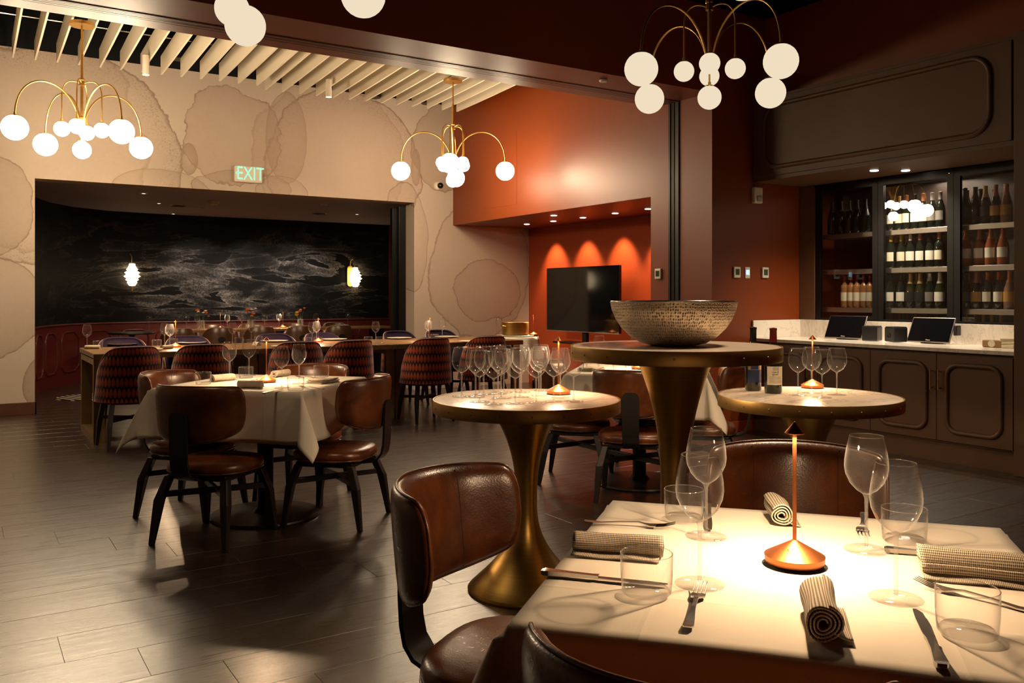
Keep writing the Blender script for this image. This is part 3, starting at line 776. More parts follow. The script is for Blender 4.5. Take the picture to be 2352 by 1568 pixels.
# ---------------- things on the counter
def text_mesh(body, size, name, mat, ext=.0005):
    cu = bpy.data.curves.new(name, 'FONT'); cu.body = body; cu.size = size; cu.extrude = ext; cu.align_x = 'CENTER'; cu.align_y = 'CENTER'
    o = bpy.data.objects.new(name, cu); COL.objects.link(o)
    me = bpy.data.meshes.new_from_object(o.evaluated_get(bpy.context.evaluated_depsgraph_get()))
    bpy.data.objects.remove(o); me.materials.clear(); me.materials.append(mat); me.name = name; return me
def pos_screen(label, px, py, rz, w_=.36, h=.225):
    p = atX(px, py, 6.66)
    t = thing('touch_screen_till', label, 'till', (6.66, p[1], .8635), rz, 'bar tills')
    tl = math.radians(28)
    def leaned(b, name, m, par=t, off=0, **kw):
        o = b.build(name, m, par, **kw); o.rotation_euler = (-tl, 0, 0); o.location = (0, off, .012); return o
    leaned(MB().box((-w_/2, 0, 0), (w_/2, .014, h)), 'bezel', M['shelf_steel'], bevel=.004)
    s = leaned(MB().box((-w_/2+.008, -.003, .008), (w_/2-.008, .003, h-.008)), 'display', M['screen'])
    o = place('logo', text_mesh('Clover', .014, 'logo', M['plastic']), None, s, (0, -.0036, .018), rot=(PI/2, 0, 0))
    MB().box((-.07, .02, 0), (.07, .16, .012)).build('foot', M['black'], t, bevel=.003)
    leaned(MB().box((-.05, .014, 0), (.05, .03, h*.55)), 'stand', M['black'], bevel=.003)
    return t
pos_screen('black touch-screen till in pale bezel, left one on the bar counter', 1935, 776, -PI/2+.12)
t2_ = pos_screen('black touch-screen till with card reader, right one on the bar counter', 2130, 786, -PI/2+.05)
MB().box((.185, .05, .07), (.215, .12, .15)).build('card_reader', M['black'], t2_, bevel=.006)
def printer(label, px, rz, hole):
    p = atX(px, 780, 6.64)
    t = thing('receipt_printer', label, 'printer', (6.64, p[1], .8635), rz, 'bar receipt printers')
    MB().box((-.065, -.065, .004), (.065, .065, .125)).build('body', M['black'], t, bevel=.008)
    MB().box((-.06, -.06, .125), (.06, .06, .131)).build('lid', M['black'], t, bevel=.003)
    if hole: MB().tube([(.018*math.cos(a), -.066, .055+.018*math.sin(a)) for a in [2*PI*k/20 for k in range(20)]], .004, 6, True).build('speaker_ring', M['black_metal'], t)
    return t
printer('black cube receipt printer beside the left till', 2003, -PI/2+.25, False)
printer('black cube printer with round emblem beside the right till', 2058, -PI/2-.35, True)
p = atX(2283, 796, 6.6)
t = thing('soap_bar', 'brown wrapped soap block with round white label at the counter end', 'soap', (6.6, p[1], .8635), -PI/2+.1)
MB().box((-.075, -.03, 0), (.075, .03, .055)).build('bar', M['lab_kraft'], t, bevel=.008)
MB().lathe([(.001, 0), (.026, 0), (.026, .001), (.001, .001)], 24).build('round_label', M['lab_white'], t).rotation_euler = (PI/2, 0, 0)
t.children[-1].location = (-.005, -.0305, .028)
for k in range(3):
    p = atX(2318, 800, 6.58+.03*(k == 2))
    t = thing('wrapped_soap', 'small cream wrapped soap, '+('bottom', 'middle', 'top')[k]+' of the stack by the end panel', 'soap', (6.58+.012*k, max(p[1], 3.27)+.006*k, .8635+.0245*k), -PI/2+.2*k, 'wrapped soaps')
    MB().box((-.045, -.026, 0), (.045, .026, .022)).build('bar', M['lab_cream'], t, bevel=.004)
    MB().box((-.047, -.008, -.0002), (.047, .008, .0225)).build('wrap', M['lab_white'], t, bevel=.002)

# ================================================================== WALL FITTINGS
def thermostat(label, wall, px, py, lit=None, w_=.085, h=.10):
    if wall == 'X':
        p = atX(px, py, BX); loc, rz = (BX, p[1], p[2]), -PI/2
    else:
        p = atY(px, py, 5.61); loc, rz = (p[0], 5.61, p[2]), 0
    t = thing('thermostat' if lit is None else 'light_switch', label, 'thermostat' if lit is None else 'switch', loc, rz)
    MB().box((-w_/2, -.022 if lit is None else -.008, -h/2), (w_/2, 0, h/2)).build('plate', M['plastic'], t, bevel=.006)
    if lit is None:
        MB().box((-w_*.3, -.0235, -h*.25), (w_*.3, -.02, h*.3)).build('display', M['lcd'], t)
    else:
        for k, c in enumerate(lit):
            MB().box((-.020+.024*k, -.011, -.02), (-.004+.024*k, -.007, .025)).build('indicator', c, t, bevel=.001)
    return t
thermostat('white thermostat on the rust pier beside the screen niche', 'X', 1514, 629)
thermostat('white thermostat, left of the three fittings on the dark wall', 'Y', 1690, 625)
thermostat('white switch plate with blue and green lights between two thermostats', 'Y', 1716, 626, (emit('indicator_blue', (.3, .35, 1), 3), emit('indicator_green', (.2, 1, .45), 3)), .065, .105)
thermostat('white thermostat, right of the three fittings on the dark wall', 'Y', 1755, 626)
p = atY(1735, 449, 5.61)
t = thing('fire_strobe', 'white wall-mounted fire alarm strobe on the dark red wall', 'alarm', (p[0], 5.61, p[2]))
MB().box((-.055, -.045, -.075), (.055, 0, .075)).build('housing', M['plastic'], t, bevel=.01)
MB().box((-.03, -.055, -.055), (.03, -.043, -.01)).build('strobe_lens', M['shelf_steel'], t, bevel=.004)
p = atX(1385, 183, 9)  # soffit detector
p = at(1386, 184, 3.083)
t = thing('beam_detector', 'small round white disc under the rust beam', 'detector', p)
MB().lathe([(.001, -.016), (.03, -.016), (.036, -.008), (.036, 0)], 24).build('disc', M['plastic'], t, smooth=40)
# exit sign
p = atY(569, 401, WY)
t = thing('exit_sign', 'lit green EXIT sign with left arrow on the wallpaper wall', 'sign', (p[0], WY, p[2]))
MB().box((-.165, -.05, -.10), (.165, 0, .10)).build('housing', M['plastic'], t, bevel=.02)
o = place('letters', text_mesh('EXIT', .20, 'letters', M['exit'], .002), None, t, (.018, -.0525, 0), rot=(PI/2, 0, 0)); o.scale = (.80, 1.12, 1)
o = place('arrow', text_mesh('<', .12, 'arrow', M['exit'], .002), None, t, (-.138, -.0525, 0), rot=(PI/2, 0, 0)); o.scale = (.7, 1, 1)
# security camera
p = atY(1005, 427, WY)
t = thing('security_camera', 'white dome security camera on the wallpaper beside the rust bulkhead', 'camera', (p[0], WY, p[2]))
MB().lathe([(.001, .0), (.06, 0), (.06, .03), (.045, .05), (.001, .055)], 24).build('base', M['plastic'], t, smooth=50).rotation_euler = (PI/2, 0, 0)
MB().lathe(sphere_prof(.042, 12, .999), 20).build('lens_ball', M['screen'], t, (.01, -.06, 0), smooth=180)
# sconces
def sconce(label, px, py):
    p = atY(px, py, 14.33)
    t = thing('wall_sconce', label, 'sconce', (p[0], 14.33, p[2]), 0, 'mural sconces')
    MB().prism([(.055*c0, z0) for c0, z0 in [(math.cos(a), .13+.055*math.sin(a)/.055*.055) for a in [PI*k/10 for k in range(11)]]+[(math.cos(a), -.13+.055*math.sin(a)) for a in [PI+PI*k/10 for k in range(11)]]], lambda q: (q[0]-.03, -.02, q[1]), lambda q: (q[0]-.03, 0, q[1])).build('backplate', M['brass'], t, bevel=.003)
    MB().tube([(-.03, -.01, .14), (-.03, -.03, .26), (0, -.07, .30), (.02, -.1, .25), (.02, -.1, .16)], .006, 8).build('hook', M['brass'], t, smooth=60)
    prof = [(.03, -.17), (.045, -.165)]
    for z_, r_ in ((-.12, .075), (-.075, .095), (-.025, .12), (.03, .11), (.08, .085)): prof += [(r_*.78, z_-.02), (r_, z_), (r_*.78, z_+.02)]
    prof += [(.045, .14), (.045, .165), (.03, .17)]
    MB().lathe(prof, 24).build('ribbed_glass', M['opal_sconce'], t, (.02, -.13, -.02), smooth=50)
    MB().lathe([(.006, -.25), (.006, -.17)], 10).build('finial', M['brass'], t, (.02, -.13, -.02))
    return t
sconce('brass wall sconce with ribbed glowing glass, left one on the black mural', 297, 628)
sconce('brass wall sconce with ribbed glowing glass, right one on the black mural', 807, 634)
# fittings in the private ceiling
for k, (px_, py_, kind) in enumerate(((330, 444, 1), (365, 467, 1), (398, 491, 1), (745, 470, 0), (820, 492, 1), (610, 505, 1), (700, 511, 1), (466, 477, 0))):
    p = at(px_, py_, 2.527)
    nm = ('far left', 'left', 'lower left', 'upper right', 'far right', 'middle', 'right middle', 'unlit middle left')[k]
    t = thing('recessed_light', 'small recessed ceiling light in the private room, '+nm, 'downlight', p, 0, 'private room recessed lights')
    MB().lathe([(.025, -.004), (.045, -.004), (.048, .004)], 20, caps=False).build('trim_ring', M['plastic'], t)
    MB().lathe([(.001, -.001), (.027, -.001)], 16, caps=False).build('lens', M['puck'] if kind else M['black'], t)
for k, (px_, py_) in enumerate(((408, 473), (735, 491))):
    t = thing('ceiling_speaker', 'round dark ceiling speaker in the private room, '+('left' if k == 0 else 'right')+' one', 'speaker', at(px_, py_, 2.527), 0, 'ceiling speakers')
    MB().lathe([(.001, -.004), (.10, -.004), (.11, .002)], 28).build('grille', M['black'], t)
t = thing('smoke_detector', 'white smoke detector on the private room ceiling', 'detector', at(491, 462, 2.527))
MB().lathe([(.001, -.05), (.05, -.05), (.07, -.025), (.075, 0)], 24).build('housing', M['plastic'], t, smooth=50)
MB().lathe([(.052, -.035), (.063, -.036), (.063, -.03)], 24, caps=False).build('vent', M['black'], t)
for x_, y_, e_ in ((2.2, 12.6, 1.), (4.2, 12.4, 1.), (5.8, 12.6, .8)):
    spot(None, (x_, y_, 2.5), L_PRIV*e_, 120, .9, WARM)
for x_ in (3.2, 4.0, 4.8):
    spot(None, (x_, 13.3, 2.48), L_PRIV*1.4, 75, .8, (1, .85, .7), (math.radians(38), 0, 0))

# ---------------- niche downlights and screen
for k, (px_, py_, lit) in enumerate(((1210, 515, 1), (1272, 495, 1), (1271, 508, 1), (1339, 500, 1), (1413, 490, 1), (1489, 480, 1))):
    p = at(px_, py_, 2.222)
    nm = ('far left', 'front left', 'left over the screen', 'middle over the screen', 'right over the screen', 'at the niche edge')[k]
    t = thing('niche_downlight', 'small lit downlight in the screen niche ceiling, '+nm, 'downlight', p, 0, 'niche downlights')
    MB().lathe([(.001, -.003), (.035, -.003), (.04, .001)], 20).build('lens', M['puck'], t)
for k in range(5):
    y_ = 6.9+.72*k
    spot(None, (6.66, y_, 2.20), L_NICHE, 70, .75, (1.0, .58, .30), (0, math.radians(-19), 0))
tv = thing('screen_display', 'large black flat screen on a floor stand in the rust niche', 'television', (6.60, 8.72, 0), -PI/2)
MB().box((-.75, -.02, .80), (.75, .02, 1.62)).build('panel', M['screen'], tv, bevel=.004)
MB().box((-.752, -.022, .796), (.752, .024, .806)).build('bottom_bezel', M['steel'], tv, bevel=.001)
MB().box((-.04, .03, .05), (.04, .08, 1.25)).build('post', M['black_metal'], tv, bevel=.004)
MB().box((-.36, -.20, .655), (.30, .06, .675)).build('tray', M['black_metal'], tv, bevel=.004)
MB().box((-.42, -.3, 0), (.42, .3, .03)).build('base', M['black_metal'], tv, bevel=.006)
MB().box((-.25, .02, 1.1), (.25, .045, 1.4)).build('bracket', M['black_metal'], tv, bevel=.003)

# ================================================================== FURNITURE
def uv_grid(name, fn, uvfn, nu, nv, mat, wrap=False):
    """grid mesh with a metric uv map"""
    vs = [fn(i/(nu-1), j/(nv-1)) for j in range(nv) for i in range(nu)]
    fs = [(j*nu+i, j*nu+i+1, (j+1)*nu+i+1, (j+1)*nu+i) for j in range(nv-1) for i in range(nu-1)]
    me = bpy.data.meshes.new(name); me.from_pydata(vs, [], fs)
    ul = me.uv_layers.new(name='UVMap')
    for p_ in me.polygons:
        for li in p_.loop_indices:
            k = me.loops[li].vertex_index; ul.data[li].uv = uvfn((k % nu)/(nu-1), (k//nu)/(nv-1))
    me.shade_smooth(); me.materials.append(mat); return me
def face_rot(fx, fy): return math.atan2(fy, fx)-PI/2

# ---------------- leather dining chair (faces +Y, origin under the middle of the backrest)
def back_xy(s):
    th = s*math.radians(73); R = .255
    return (R*math.sin(th), R*(1-math.cos(th)), math.sin(th), math.cos(th))
def back_z(s, t):
    a = min(1, abs(s)); zt = .808-.012*a*a; zb = .524+.075*a**2.6
    q = max(0, (a-.84)/.16); k = max(0, 1-q**2.6)**.42
    c = zb+(zt-zb)*.56; zt = c+(zt-c)*k; zb = c+(zb-c)*k
    return zb+(zt-zb)*t
def leather_chair():
    t = thing('dining_chair', 'leather chair', 'chair')
    L = M['leather']
    cs = lambda k, n: -math.cos(PI*k/n)
    NU, NV = 35, 13
    ring = []
    def side(sg):
        out = []
        for j in range(NV):
            tv = (cs(j, NV-1)+1)/2
            for i in range(NU):
                s = cs(i, NU-1); x, y, nx, ny = back_xy(s); z = back_z(s, tv)
                e = max(0, 1-abs(s)**8)**.5*max(0, 1-abs(2*tv-1)**6)**.5
                th = (.031 if sg > 0 else .019)*e
                rake = (z-.5)*-.10
                out.append((x-nx*th*sg, y+ny*th*sg+rake, z))
        return out
    b = MB(); fs = [(j*NU+i, j*NU+i+1, (j+1)*NU+i+1, (j+1)*NU+i) for j in range(NV-1) for i in range(NU-1)]
    b.add(side(1), fs); b.add(side(-1), [tuple(reversed(q)) for q in fs])
    br = b.build('backrest', L, t, weld=2e-4, smooth=180)
    def bp(s, tv, off):
        x, y, nx, ny = back_xy(s); z = back_z(s, tv); return (x-nx*off, y+ny*off+(z-.5)*-.10, z)
    edge = [bp(cs(k, 40), 1, 0) for k in range(1, 40)]+[bp(cs(k, 40), 0, 0) for k in range(39, 0, -1)]
    MB().tube(edge, .0042, 6, True).build('piping', L, br, smooth=180)
    for s in (-.44, .44):
        MB().tube([bp(s, .04+.92*k/10, .0295*max(0, 1-abs(2*(.04+.92*k/10)-1)**6)**.5+.0006) for k in range(11)], .0016, 5).build('seam', M['stitch'], br)
    # seat cushion
    def se(a, w_, d, n=2.7):
        c, s2 = math.cos(a), math.sin(a)
        return (w_*math.copysign(abs(c)**(2/n), c), d*math.copysign(abs(s2)**(2/n), s2))
    prof = [(.80, .350), (.93, .353), (.985, .365), (1.0, .381), (.985, .397), (.93, .409), (.75, .416), (.45, .419), (.02, .420)]
    vs, fs2, n = [], [], 40
    for r, z in prof:
        for k in range(n):
            x, y = se(2*PI*k/n, .225*r, .215*r); vs.append((x, .265+y, z))
    for i in range(len(prof)-1):
        for k in range(n): fs2.append((i*n+k, i*n+(k+1) % n, (i+1)*n+(k+1) % n, (i+1)*n+k))
    fs2 += [tuple(range(n-1, -1, -1)), tuple((len(prof)-1)*n+k for k in range(n))]
    st = MB().add(vs, fs2).build('seat', L, t, smooth=180)
    MB().tube([(lambda q: (q[0], .265+q[1], .363))(se(2*PI*k/n, .223, .213)) for k in range(n)], .004, 6, True).build('piping', L, st, smooth=180)
    MB().box((-.17, .10, .322), (.17, .43, .350)).build('seat_frame', M['ebony'], t, bevel=.006)
    # flat bent spine behind the backrest
    path = [(-.0400, .680, .25), (-.0400, .677, .55), (-.0395, .668, .82), (-.039, .653, .97), (-.0385, .633, 1), (-.036, .57, 1), (-.035, .50, 1), (-.031, .435, 1), (-.021, .388, 1), (.002, .356, 1), (.035, .341, 1), (.09, .335, 1), (.20, .335, 1)]
    b = MB(); vs = []
    nn = len(path)
    for i, (y, z, kw_) in enumerate(path):
        a = Vector(path[max(i-1, 0)][:2]); c = Vector(path[min(i+1, nn-1)][:2]); d = (c-a).normalized(); nr = Vector((d.y, -d.x))
        for hw, o in ((-.050, -.006), (.050, -.006), (.050, .006), (-.050, .006)):
            vs.append((hw*kw_, y+nr.x*o, z+nr.y*o))
    fs3 = [(4*i+k, 4*i+(k+1) % 4, 4*i+4+(k+1) % 4, 4*i+4+k) for i in range(nn-1) for k in range(4)]+[(3, 2, 1, 0), tuple(4*(nn-1)+k for k in range(4))]
    b.add(vs, fs3).build('spine', M['ebony'], t, smooth=40)
    for sx in (-1, 1):
        for y0, y1 in ((.11, .035), (.41, .475)):
            MB().taper((sx*.215, y1, 0), (sx*.195, y1+(y0-y1)*.45, .22), .0125, .0215).taper((sx*.195, y1+(y0-y1)*.45, .22), (sx*.165, y0, .337), .0215, .020).build('leg', M['ebony'], t, weld=1e-4, bevel=.004)
    MB().bar((-.185, .09, .245), (.185, .43, .245), .022, .03).build('stretcher', M['ebony'], t, bevel=.003)
    MB().bar((.185, .09, .246), (-.185, .43, .246), .022, .03).build('stretcher', M['ebony'], t, bevel=.003)
    return t
lc = leather_chair()
def put_chair(label, bx, by, fx, fy, group):
    return dup(lc, label, (bx, by, 0), face_rot(fx, fy), group)

# ---------------- tub chair with scalloped outer fabric (faces +Y, origin under the back)
def tub_chair(name, outer, inner, top=.835, cut=False):
    t = thing(name, 'tub chair', 'chair')
    A = math.radians(112)
    def plan(u, r):      # u 0..1 round the back
        a = (u-.5)*2*A
        return (r*1.0*math.sin(a), .265-r*math.cos(a)*1.02)
    def ztop(u):
        q = abs(u-.5)*2; return top-.035*q*q-.30*max(0, q-.25)**2.1/(.75**2.1)
    def zbot(u): return .385
    ro, ri = .265, .215
    me = uv_grid('outer_shell', lambda u, v: (*plan(u, ro-.02*v-.012*(v > .96)), zbot(u)+(ztop(u)-zbot(u))*v), lambda u, v: (u*2*A*ro, (zbot(u)+(ztop(u)-zbot(u))*v)), 41, 10, outer)
    sh = place('outer_shell', me, None, t)
    if cut:
        MB().prism([(.055*math.cos(a), .04*math.sin(a)) for a in [2*PI*k/20 for k in range(20)]], lambda q: (q[0], -.004, .63+q[1]), lambda q: (q[0], .03, .63+q[1])).build('hand_hole', M['black'], sh)
    me = uv_grid('inner_shell', lambda u, v: (*plan(u, ri-.006*v+.012*(v > .96)), zbot(u)+(ztop(u)-zbot(u))*v), lambda u, v: (u, v), 41, 8, inner)
    place('inner_shell', me, None, t)
    rim = []
    def rimf(u, v):
        r = ro-.032-(ro-ri-.026)*v; return (*plan(u, r), ztop(u)+.010*math.sin(PI*v))
    place('rim', uv_grid('rim', rimf, lambda u, v: (u, v), 41, 5, inner), None, t)
    for u in (0, 1):
        def ef(a, b_, u=u): return (*plan(u, ri+(ro-.01-ri)*a), zbot(u)+(ztop(u)-zbot(u))*b_)
        place('arm_front', uv_grid('arm_front', ef, lambda a, b_: (a, b_), 3, 6, inner), None, t)
    MB().tube([(*plan(k/40, ro-.030), ztop(k/40)) for k in range(41)], .0045, 6).build('piping', M['piping'], sh, smooth=180)
    st = [(.02, .36), (.22, .365), (.232, .40), (.225, .45), (.19, .468), (.02, .472)]
    MB().lathe(st, 28, (0, .27, 0)).build('seat', inner, t, smooth=60)
    for sx in (-1, 1):
        for y0, y1 in ((.12, .05), (.42, .47)):
            MB().taper((sx*.205, y1, 0), (sx*.19, y1+(y0-y1)*.45, .2), .011, .019).taper((sx*.19, y1+(y0-y1)*.45, .2), (sx*.16, y0, .385), .019, .018).build('leg', M['ebony'], t, weld=1e-4, bevel=.003)
    MB().bar((-.18, .10, .235), (.18, .43, .235), .02, .028).build('stretcher', M['ebony'], t, bevel=.003)
    MB().bar((.18, .10, .236), (-.18, .43, .236), .02, .028).build('stretcher', M['ebony'], t, bevel=.003)
    return t
scal = tub_chair('tub_chair', M['scallop'], M['purple'])
barrel = tub_chair('barrel_chair', M['leather_tan'], M['leather_tan'], .80, True)

# ---------------- tables
def square_table(label, cx, cy, side, rot, cloth_label, over=.27, sag=0.):
    t = thing('pedestal_table', label, 'table', (cx, cy, 0), rot, 'square dining tables')
    MB().box((-side/2, -side/2, .725), (side/2, side/2, .752)).build('tabletop', M['ebony'], t)
    MB().lathe([(.30, 0), (.305, .006), (.30, .016), (.07, .024), (.05, .05)], 48).build('base', M['black_metal'], t, smooth=35)
    MB().lathe([(.045, .02), (.045, .725)], 24).build('column', M['black_metal'], t, smooth=60)
    hs = side/2; tot = hs+over; N = 61; zc = .7575
    rr = random.Random(int(cx*1000))
    ph = [rr.uniform(0, 6.28) for _ in range(8)]
    us = [-tot+2*tot*i/(N-1) for i in range(N)]
    # put grid lines exactly on the edge of the top
    def snap(u):
        for e in (hs, -hs):
            if abs(u-e) < tot/(N-1): return e
        return u
    us = [snap(u) for u in us]
    rad = .012
    def drape(u, v):
        au, av = abs(u), abs(v); sx, sy = math.copysign(1, u), math.copysign(1, v)
        a, b_ = max(0, au-hs), max(0, av-hs)
        if a == 0 and b_ == 0:
            return (u, v, zc+.0012*math.sin(9*u+ph[0])*math.sin(8*v+ph[1]))
        if b_ == 0:      # hangs from the sides with shallow folds
            k = a/over; wv = .020*k*math.sin(v*9.5+ph[2]+sx)*(1-(av/hs)**4)
            d = max(0, a-rad*.57); return (sx*(hs+min(a, rad)*.7+.020*k+wv), v+.0*k, zc-d-.25*min(a, rad))
        if a == 0:
            k = b_/over; wv = .020*k*math.sin(u*9.5+ph[3]+sy)*(1-(au/hs)**4)
            d = max(0, b_-rad*.57); return (u, sy*(hs+min(b_, rad)*.7+.020*k+wv), zc-d-.25*min(b_, rad))
        rho = math.hypot(a, b_); fi = math.atan2(b_, a); m = math.sin(2*fi)
        k = min(1, rho/over); q = m**.8
        out = rho*(.40*q)+.012*min(1, rho/rad)
        dx = out*.7071+.02*k*math.cos(fi)**2; dy = out*.7071+.02*k*math.sin(fi)**2
        skew = .10*rho*math.sin(4*fi)
        dz = max(0, rho*(1-.10*q)-rad*.57)
        return (sx*(hs+dx+skew), sy*(hs+dy-skew), zc-dz)
    vs = [drape(u, v) for v in us for u in us]
    fs = [(j*N+i, j*N+i+1, (j+1)*N+i+1, (j+1)*N+i) for j in range(N-1) for i in range(N-1)]
    me = bpy.data.meshes.new('tablecloth'); me.from_pydata(vs, [], fs); me.shade_smooth(); me.materials.append(M['linen'])
    c = place('tablecloth', me, None, None, (cx, cy, 0), rot); tag(c, cloth_label, 'tablecloth', 'white tablecloths')
    so = c.modifiers.new('thickness', 'SOLIDIFY'); so.thickness = .0016; so.offset = 1
    return t
TZ = .7605
FGC, FGR = (1.276, 1.045), math.radians(-50)
MLC, MLR = (1.47, 4.93), math.radians(45)
MRC, MRR = (3.85, 4.45), math.radians(45)
square_table('square pedestal table in the foreground, hidden under its white cloth', *FGC, .83, FGR, 'white tablecloth lit by a copper lamp in the right foreground')
square_table('square table with black disc base left of centre', *MLC, .86, MLR, 'white tablecloth with hanging corners on the table left of centre')
square_table('square table with black disc base behind the brass round tables', *MRC, .86, MRR, 'white tablecloth half hidden behind the tall brass table')
F1 = (.55, -.835); F2 = (.83, .56); F3 = (-.77, -.64)
g = 'leather chairs at the foreground table'
put_chair('chestnut leather chair seen from the front side, left of the foreground table', 0.976, 1.951, *F1, g)
put_chair('leather chair whose back rises in the bottom foreground', .697, .738, *F2, g)
put_chair('leather chair facing the camera across the foreground table', 2.13, 1.75, *F3, g)
g = 'leather chairs at the table left of centre'
def around(c, dirx, diry, d, label, grp, jx=0, jy=0):
    put_chair(label, c[0]+dirx*d+jx, c[1]+diry*d+jy, -dirx, -diry, grp)
q = .7071
around(MLC, -q-.05, -q+.06, .72, 'leather chair with its dark back to the camera, left of centre', g)
around(MLC, q, -q, .70, 'leather chair seen side-on at the right of the left dining table', g)
around(MLC, -q, q, .72, 'leather chair at the far left side of the left dining table', g)
around(MLC, q, q, .74, 'leather chair behind the left dining table, beside its glasses', g)
g = 'leather chairs at the table behind the round tables'
around(MRC, -q, -q, .68, 'leather chair with its back to the camera between the brass pedestals', g)
around(MRC, q, -q, .68, 'leather chair behind the wine bottles, partly hidden by the round table', g)
around(MRC, -q, q, .68, 'leather chair whose legs show behind the left brass pedestal', g)
around(MRC, q, q, .70, 'leather chair hidden behind the tall brass table', g)

# ---------------- round brass tables
def round_table(label, x, y, h, rot, base=.25, R=.40, rnarrow=.046):
    t = thing('round_brass_table', label, 'table', (x, y, 0), rot, 'round brass pedestal tables')
    MB().lathe([(.02, h-.048), (R-.006, h-.048), (R-.006, h-.001), (R-.010, h), (.001, h)], 96).build('stone_top', M['marble'], t, smooth=35)
    e = MB().lathe([(R-.0055, h-.052), (R, h-.052), (R+.001, h-.05), (R+.001, h-.002), (R, h+.0005), (R-.0055, h+.0005)], 96, caps=False).build('edge_band', M['brass_dark'], t, smooth=35)
    sm = MB().lathe([(.001, .0025), (.003, .002), (.0042, 0)], 8).mesh('screw'); sm.materials.append(M['bronze'])
    for k in range(20):
        a = 2*PI*k/20+.1
        place('screw', sm, None, e, ((R+.001)*math.cos(a), (R+.001)*math.sin(a), h-.026), rot=(0, PI/2, a))
    zn = h*.46; prof = [(base, 0), (base+.002, .008), (base-.004, .016)]
    for k in range(1, 15):
        f = k/14; prof.append((rnarrow+(base-.004-rnarrow)*(1-f)**2.6, .016+(zn-.016)*f**.9))
    for k in range(1, 13):
        f = k/12; prof.append((rnarrow+(.150-rnarrow)*f**2.3, zn+(h-.05-zn)*f**.92))
    MB().lathe(prof, 64).build('pedestal', M['brass_ped'], t, smooth=60)
    return t
def mk_ped():
    t = NT('spun_brass'); n = t.noise(t.mapped(t.coord(), (1, 1, 60)), 3, 3); 
    t.P(color=t.mix(n, (.50,.30,.070,1), (.70,.44,.12,1)), rough=.36, metal=.92); t.bump(n, .05, .002); return t.m
M['brass_ped'] = mk_ped()
R1, R2, R3 = (2.045, 3.095), (2.327, 2.483), (3.243, 2.589)
round_table('low round brass table crowded with wine glasses', *R1, .812, .0)
round_table('tall round brass table carrying the hammered bowl', *R2, 1.06, .4, .27, .40, .054)
round_table('low round brass table with two wine bottles by the bar', *R3, .800, .8)
# hammered bowl
bw = thing('hammered_bowl', 'large hammered metal bowl on the tall brass table', 'bowl', (R2[0]-.004, R2[1]+.004, 1.0605))
bp_ = [(.001, .001), (.085, .001), (.125, .010), (.165, .034), (.198, .066), (.222, .102), (.236, .136), (.242, .166)]
bi_ = [(r-.006, z+.004) for r, z in bp_]
def bowlf(prof):
    def f(u, v):
        k = v*(len(prof)-1); i = min(int(k), len(prof)-2); fr_ = k-i
        r = prof[i][0]+(prof[i+1][0]-prof[i][0])*fr_; z = prof[i][1]+(prof[i+1][1]-prof[i][1])*fr_
        a = 2*PI*u; return (r*math.cos(a), r*math.sin(a), z*(1+.02*math.cos(a+2.3)))
    return f
place('outer_surface', uv_grid('outer_surface', bowlf(bp_), lambda u, v: (u, v), 97, 36, M['hammer']), None, bw)
place('inner_surface', uv_grid('inner_surface', bowlf(bi_), lambda u, v: (u, v), 97, 36, M['hammer']), None, bw)
MB().tube([(.239*math.cos(a), .239*math.sin(a), .1675*(1+.02*math.cos(a+2.3))) for a in [2*PI*k/72 for k in range(72)]], .0042, 6, True).build('rim', M['steel'], bw, smooth=180)

# ---------------- communal table in three sections and its chairs
LT0, LT1, LZ = 8.06, 9.10, .7625
for k, (xa, xb) in enumerate(((.95, 2.345), (2.355, 3.75), (3.76, 5.28))):
    t = thing('communal_table', f'{("left", "middle", "right")[k]} section of the long wooden communal table', 'table', (0, 0, 0), 0, 'communal table sections')
    MB().box((xa, LT0, LZ-.04), (xb, LT1, LZ)).build('tabletop', M['table_wood'], t, bevel=.003)
    MB().box((xa-.002, LT0-.002, LZ-.05), (xb+.002, LT0+.012, LZ-.004)).build('metal_edge', M['bronze'], t, bevel=.001)
    for xl in (xa+.05, xb-.05):
        lg = MB()
        lg.box((xl-.045, LT0+.06, 0), (xl+.045, LT0+.11, LZ-.05)).box((xl-.045, LT1-.11, 0), (xl+.045, LT1-.06, LZ-.05)).box((xl-.045, LT0+.11, 0), (xl+.045, LT1-.11, .05)).box((xl-.045, LT0+.11, LZ-.10), (xl+.045, LT1-.11, LZ-.05))
        lg.build('frame_leg', M['bronze'], t, weld=1e-4)
nm = ['leftmost', 'second', 'third', 'fourth', 'fifth', 'rightmost']
for k, px_ in enumerate((313, 472, 690, 826, 1002, 1132)):
    p = atY(px_, 900, 7.62)
    dup(scal, f'rust scallop-patterned tub chair, {nm[k]} along the near side of the communal table', (p[0], 7.585+.02*(k % 2), 0), random.uniform(-.12, .12), 'scallop tub chairs at the communal table')
for k, px_ in enumerate((274, 427, 622, 726, 902, 998)):
    p = atY(px_, 800, 9.42)
    dup(scal, f'purple velvet tub chair, {nm[k]} along the far side of the communal table', (p[0], 9.42, 0), PI+random.uniform(-.1, .1), 'scallop tub chairs at the communal table')
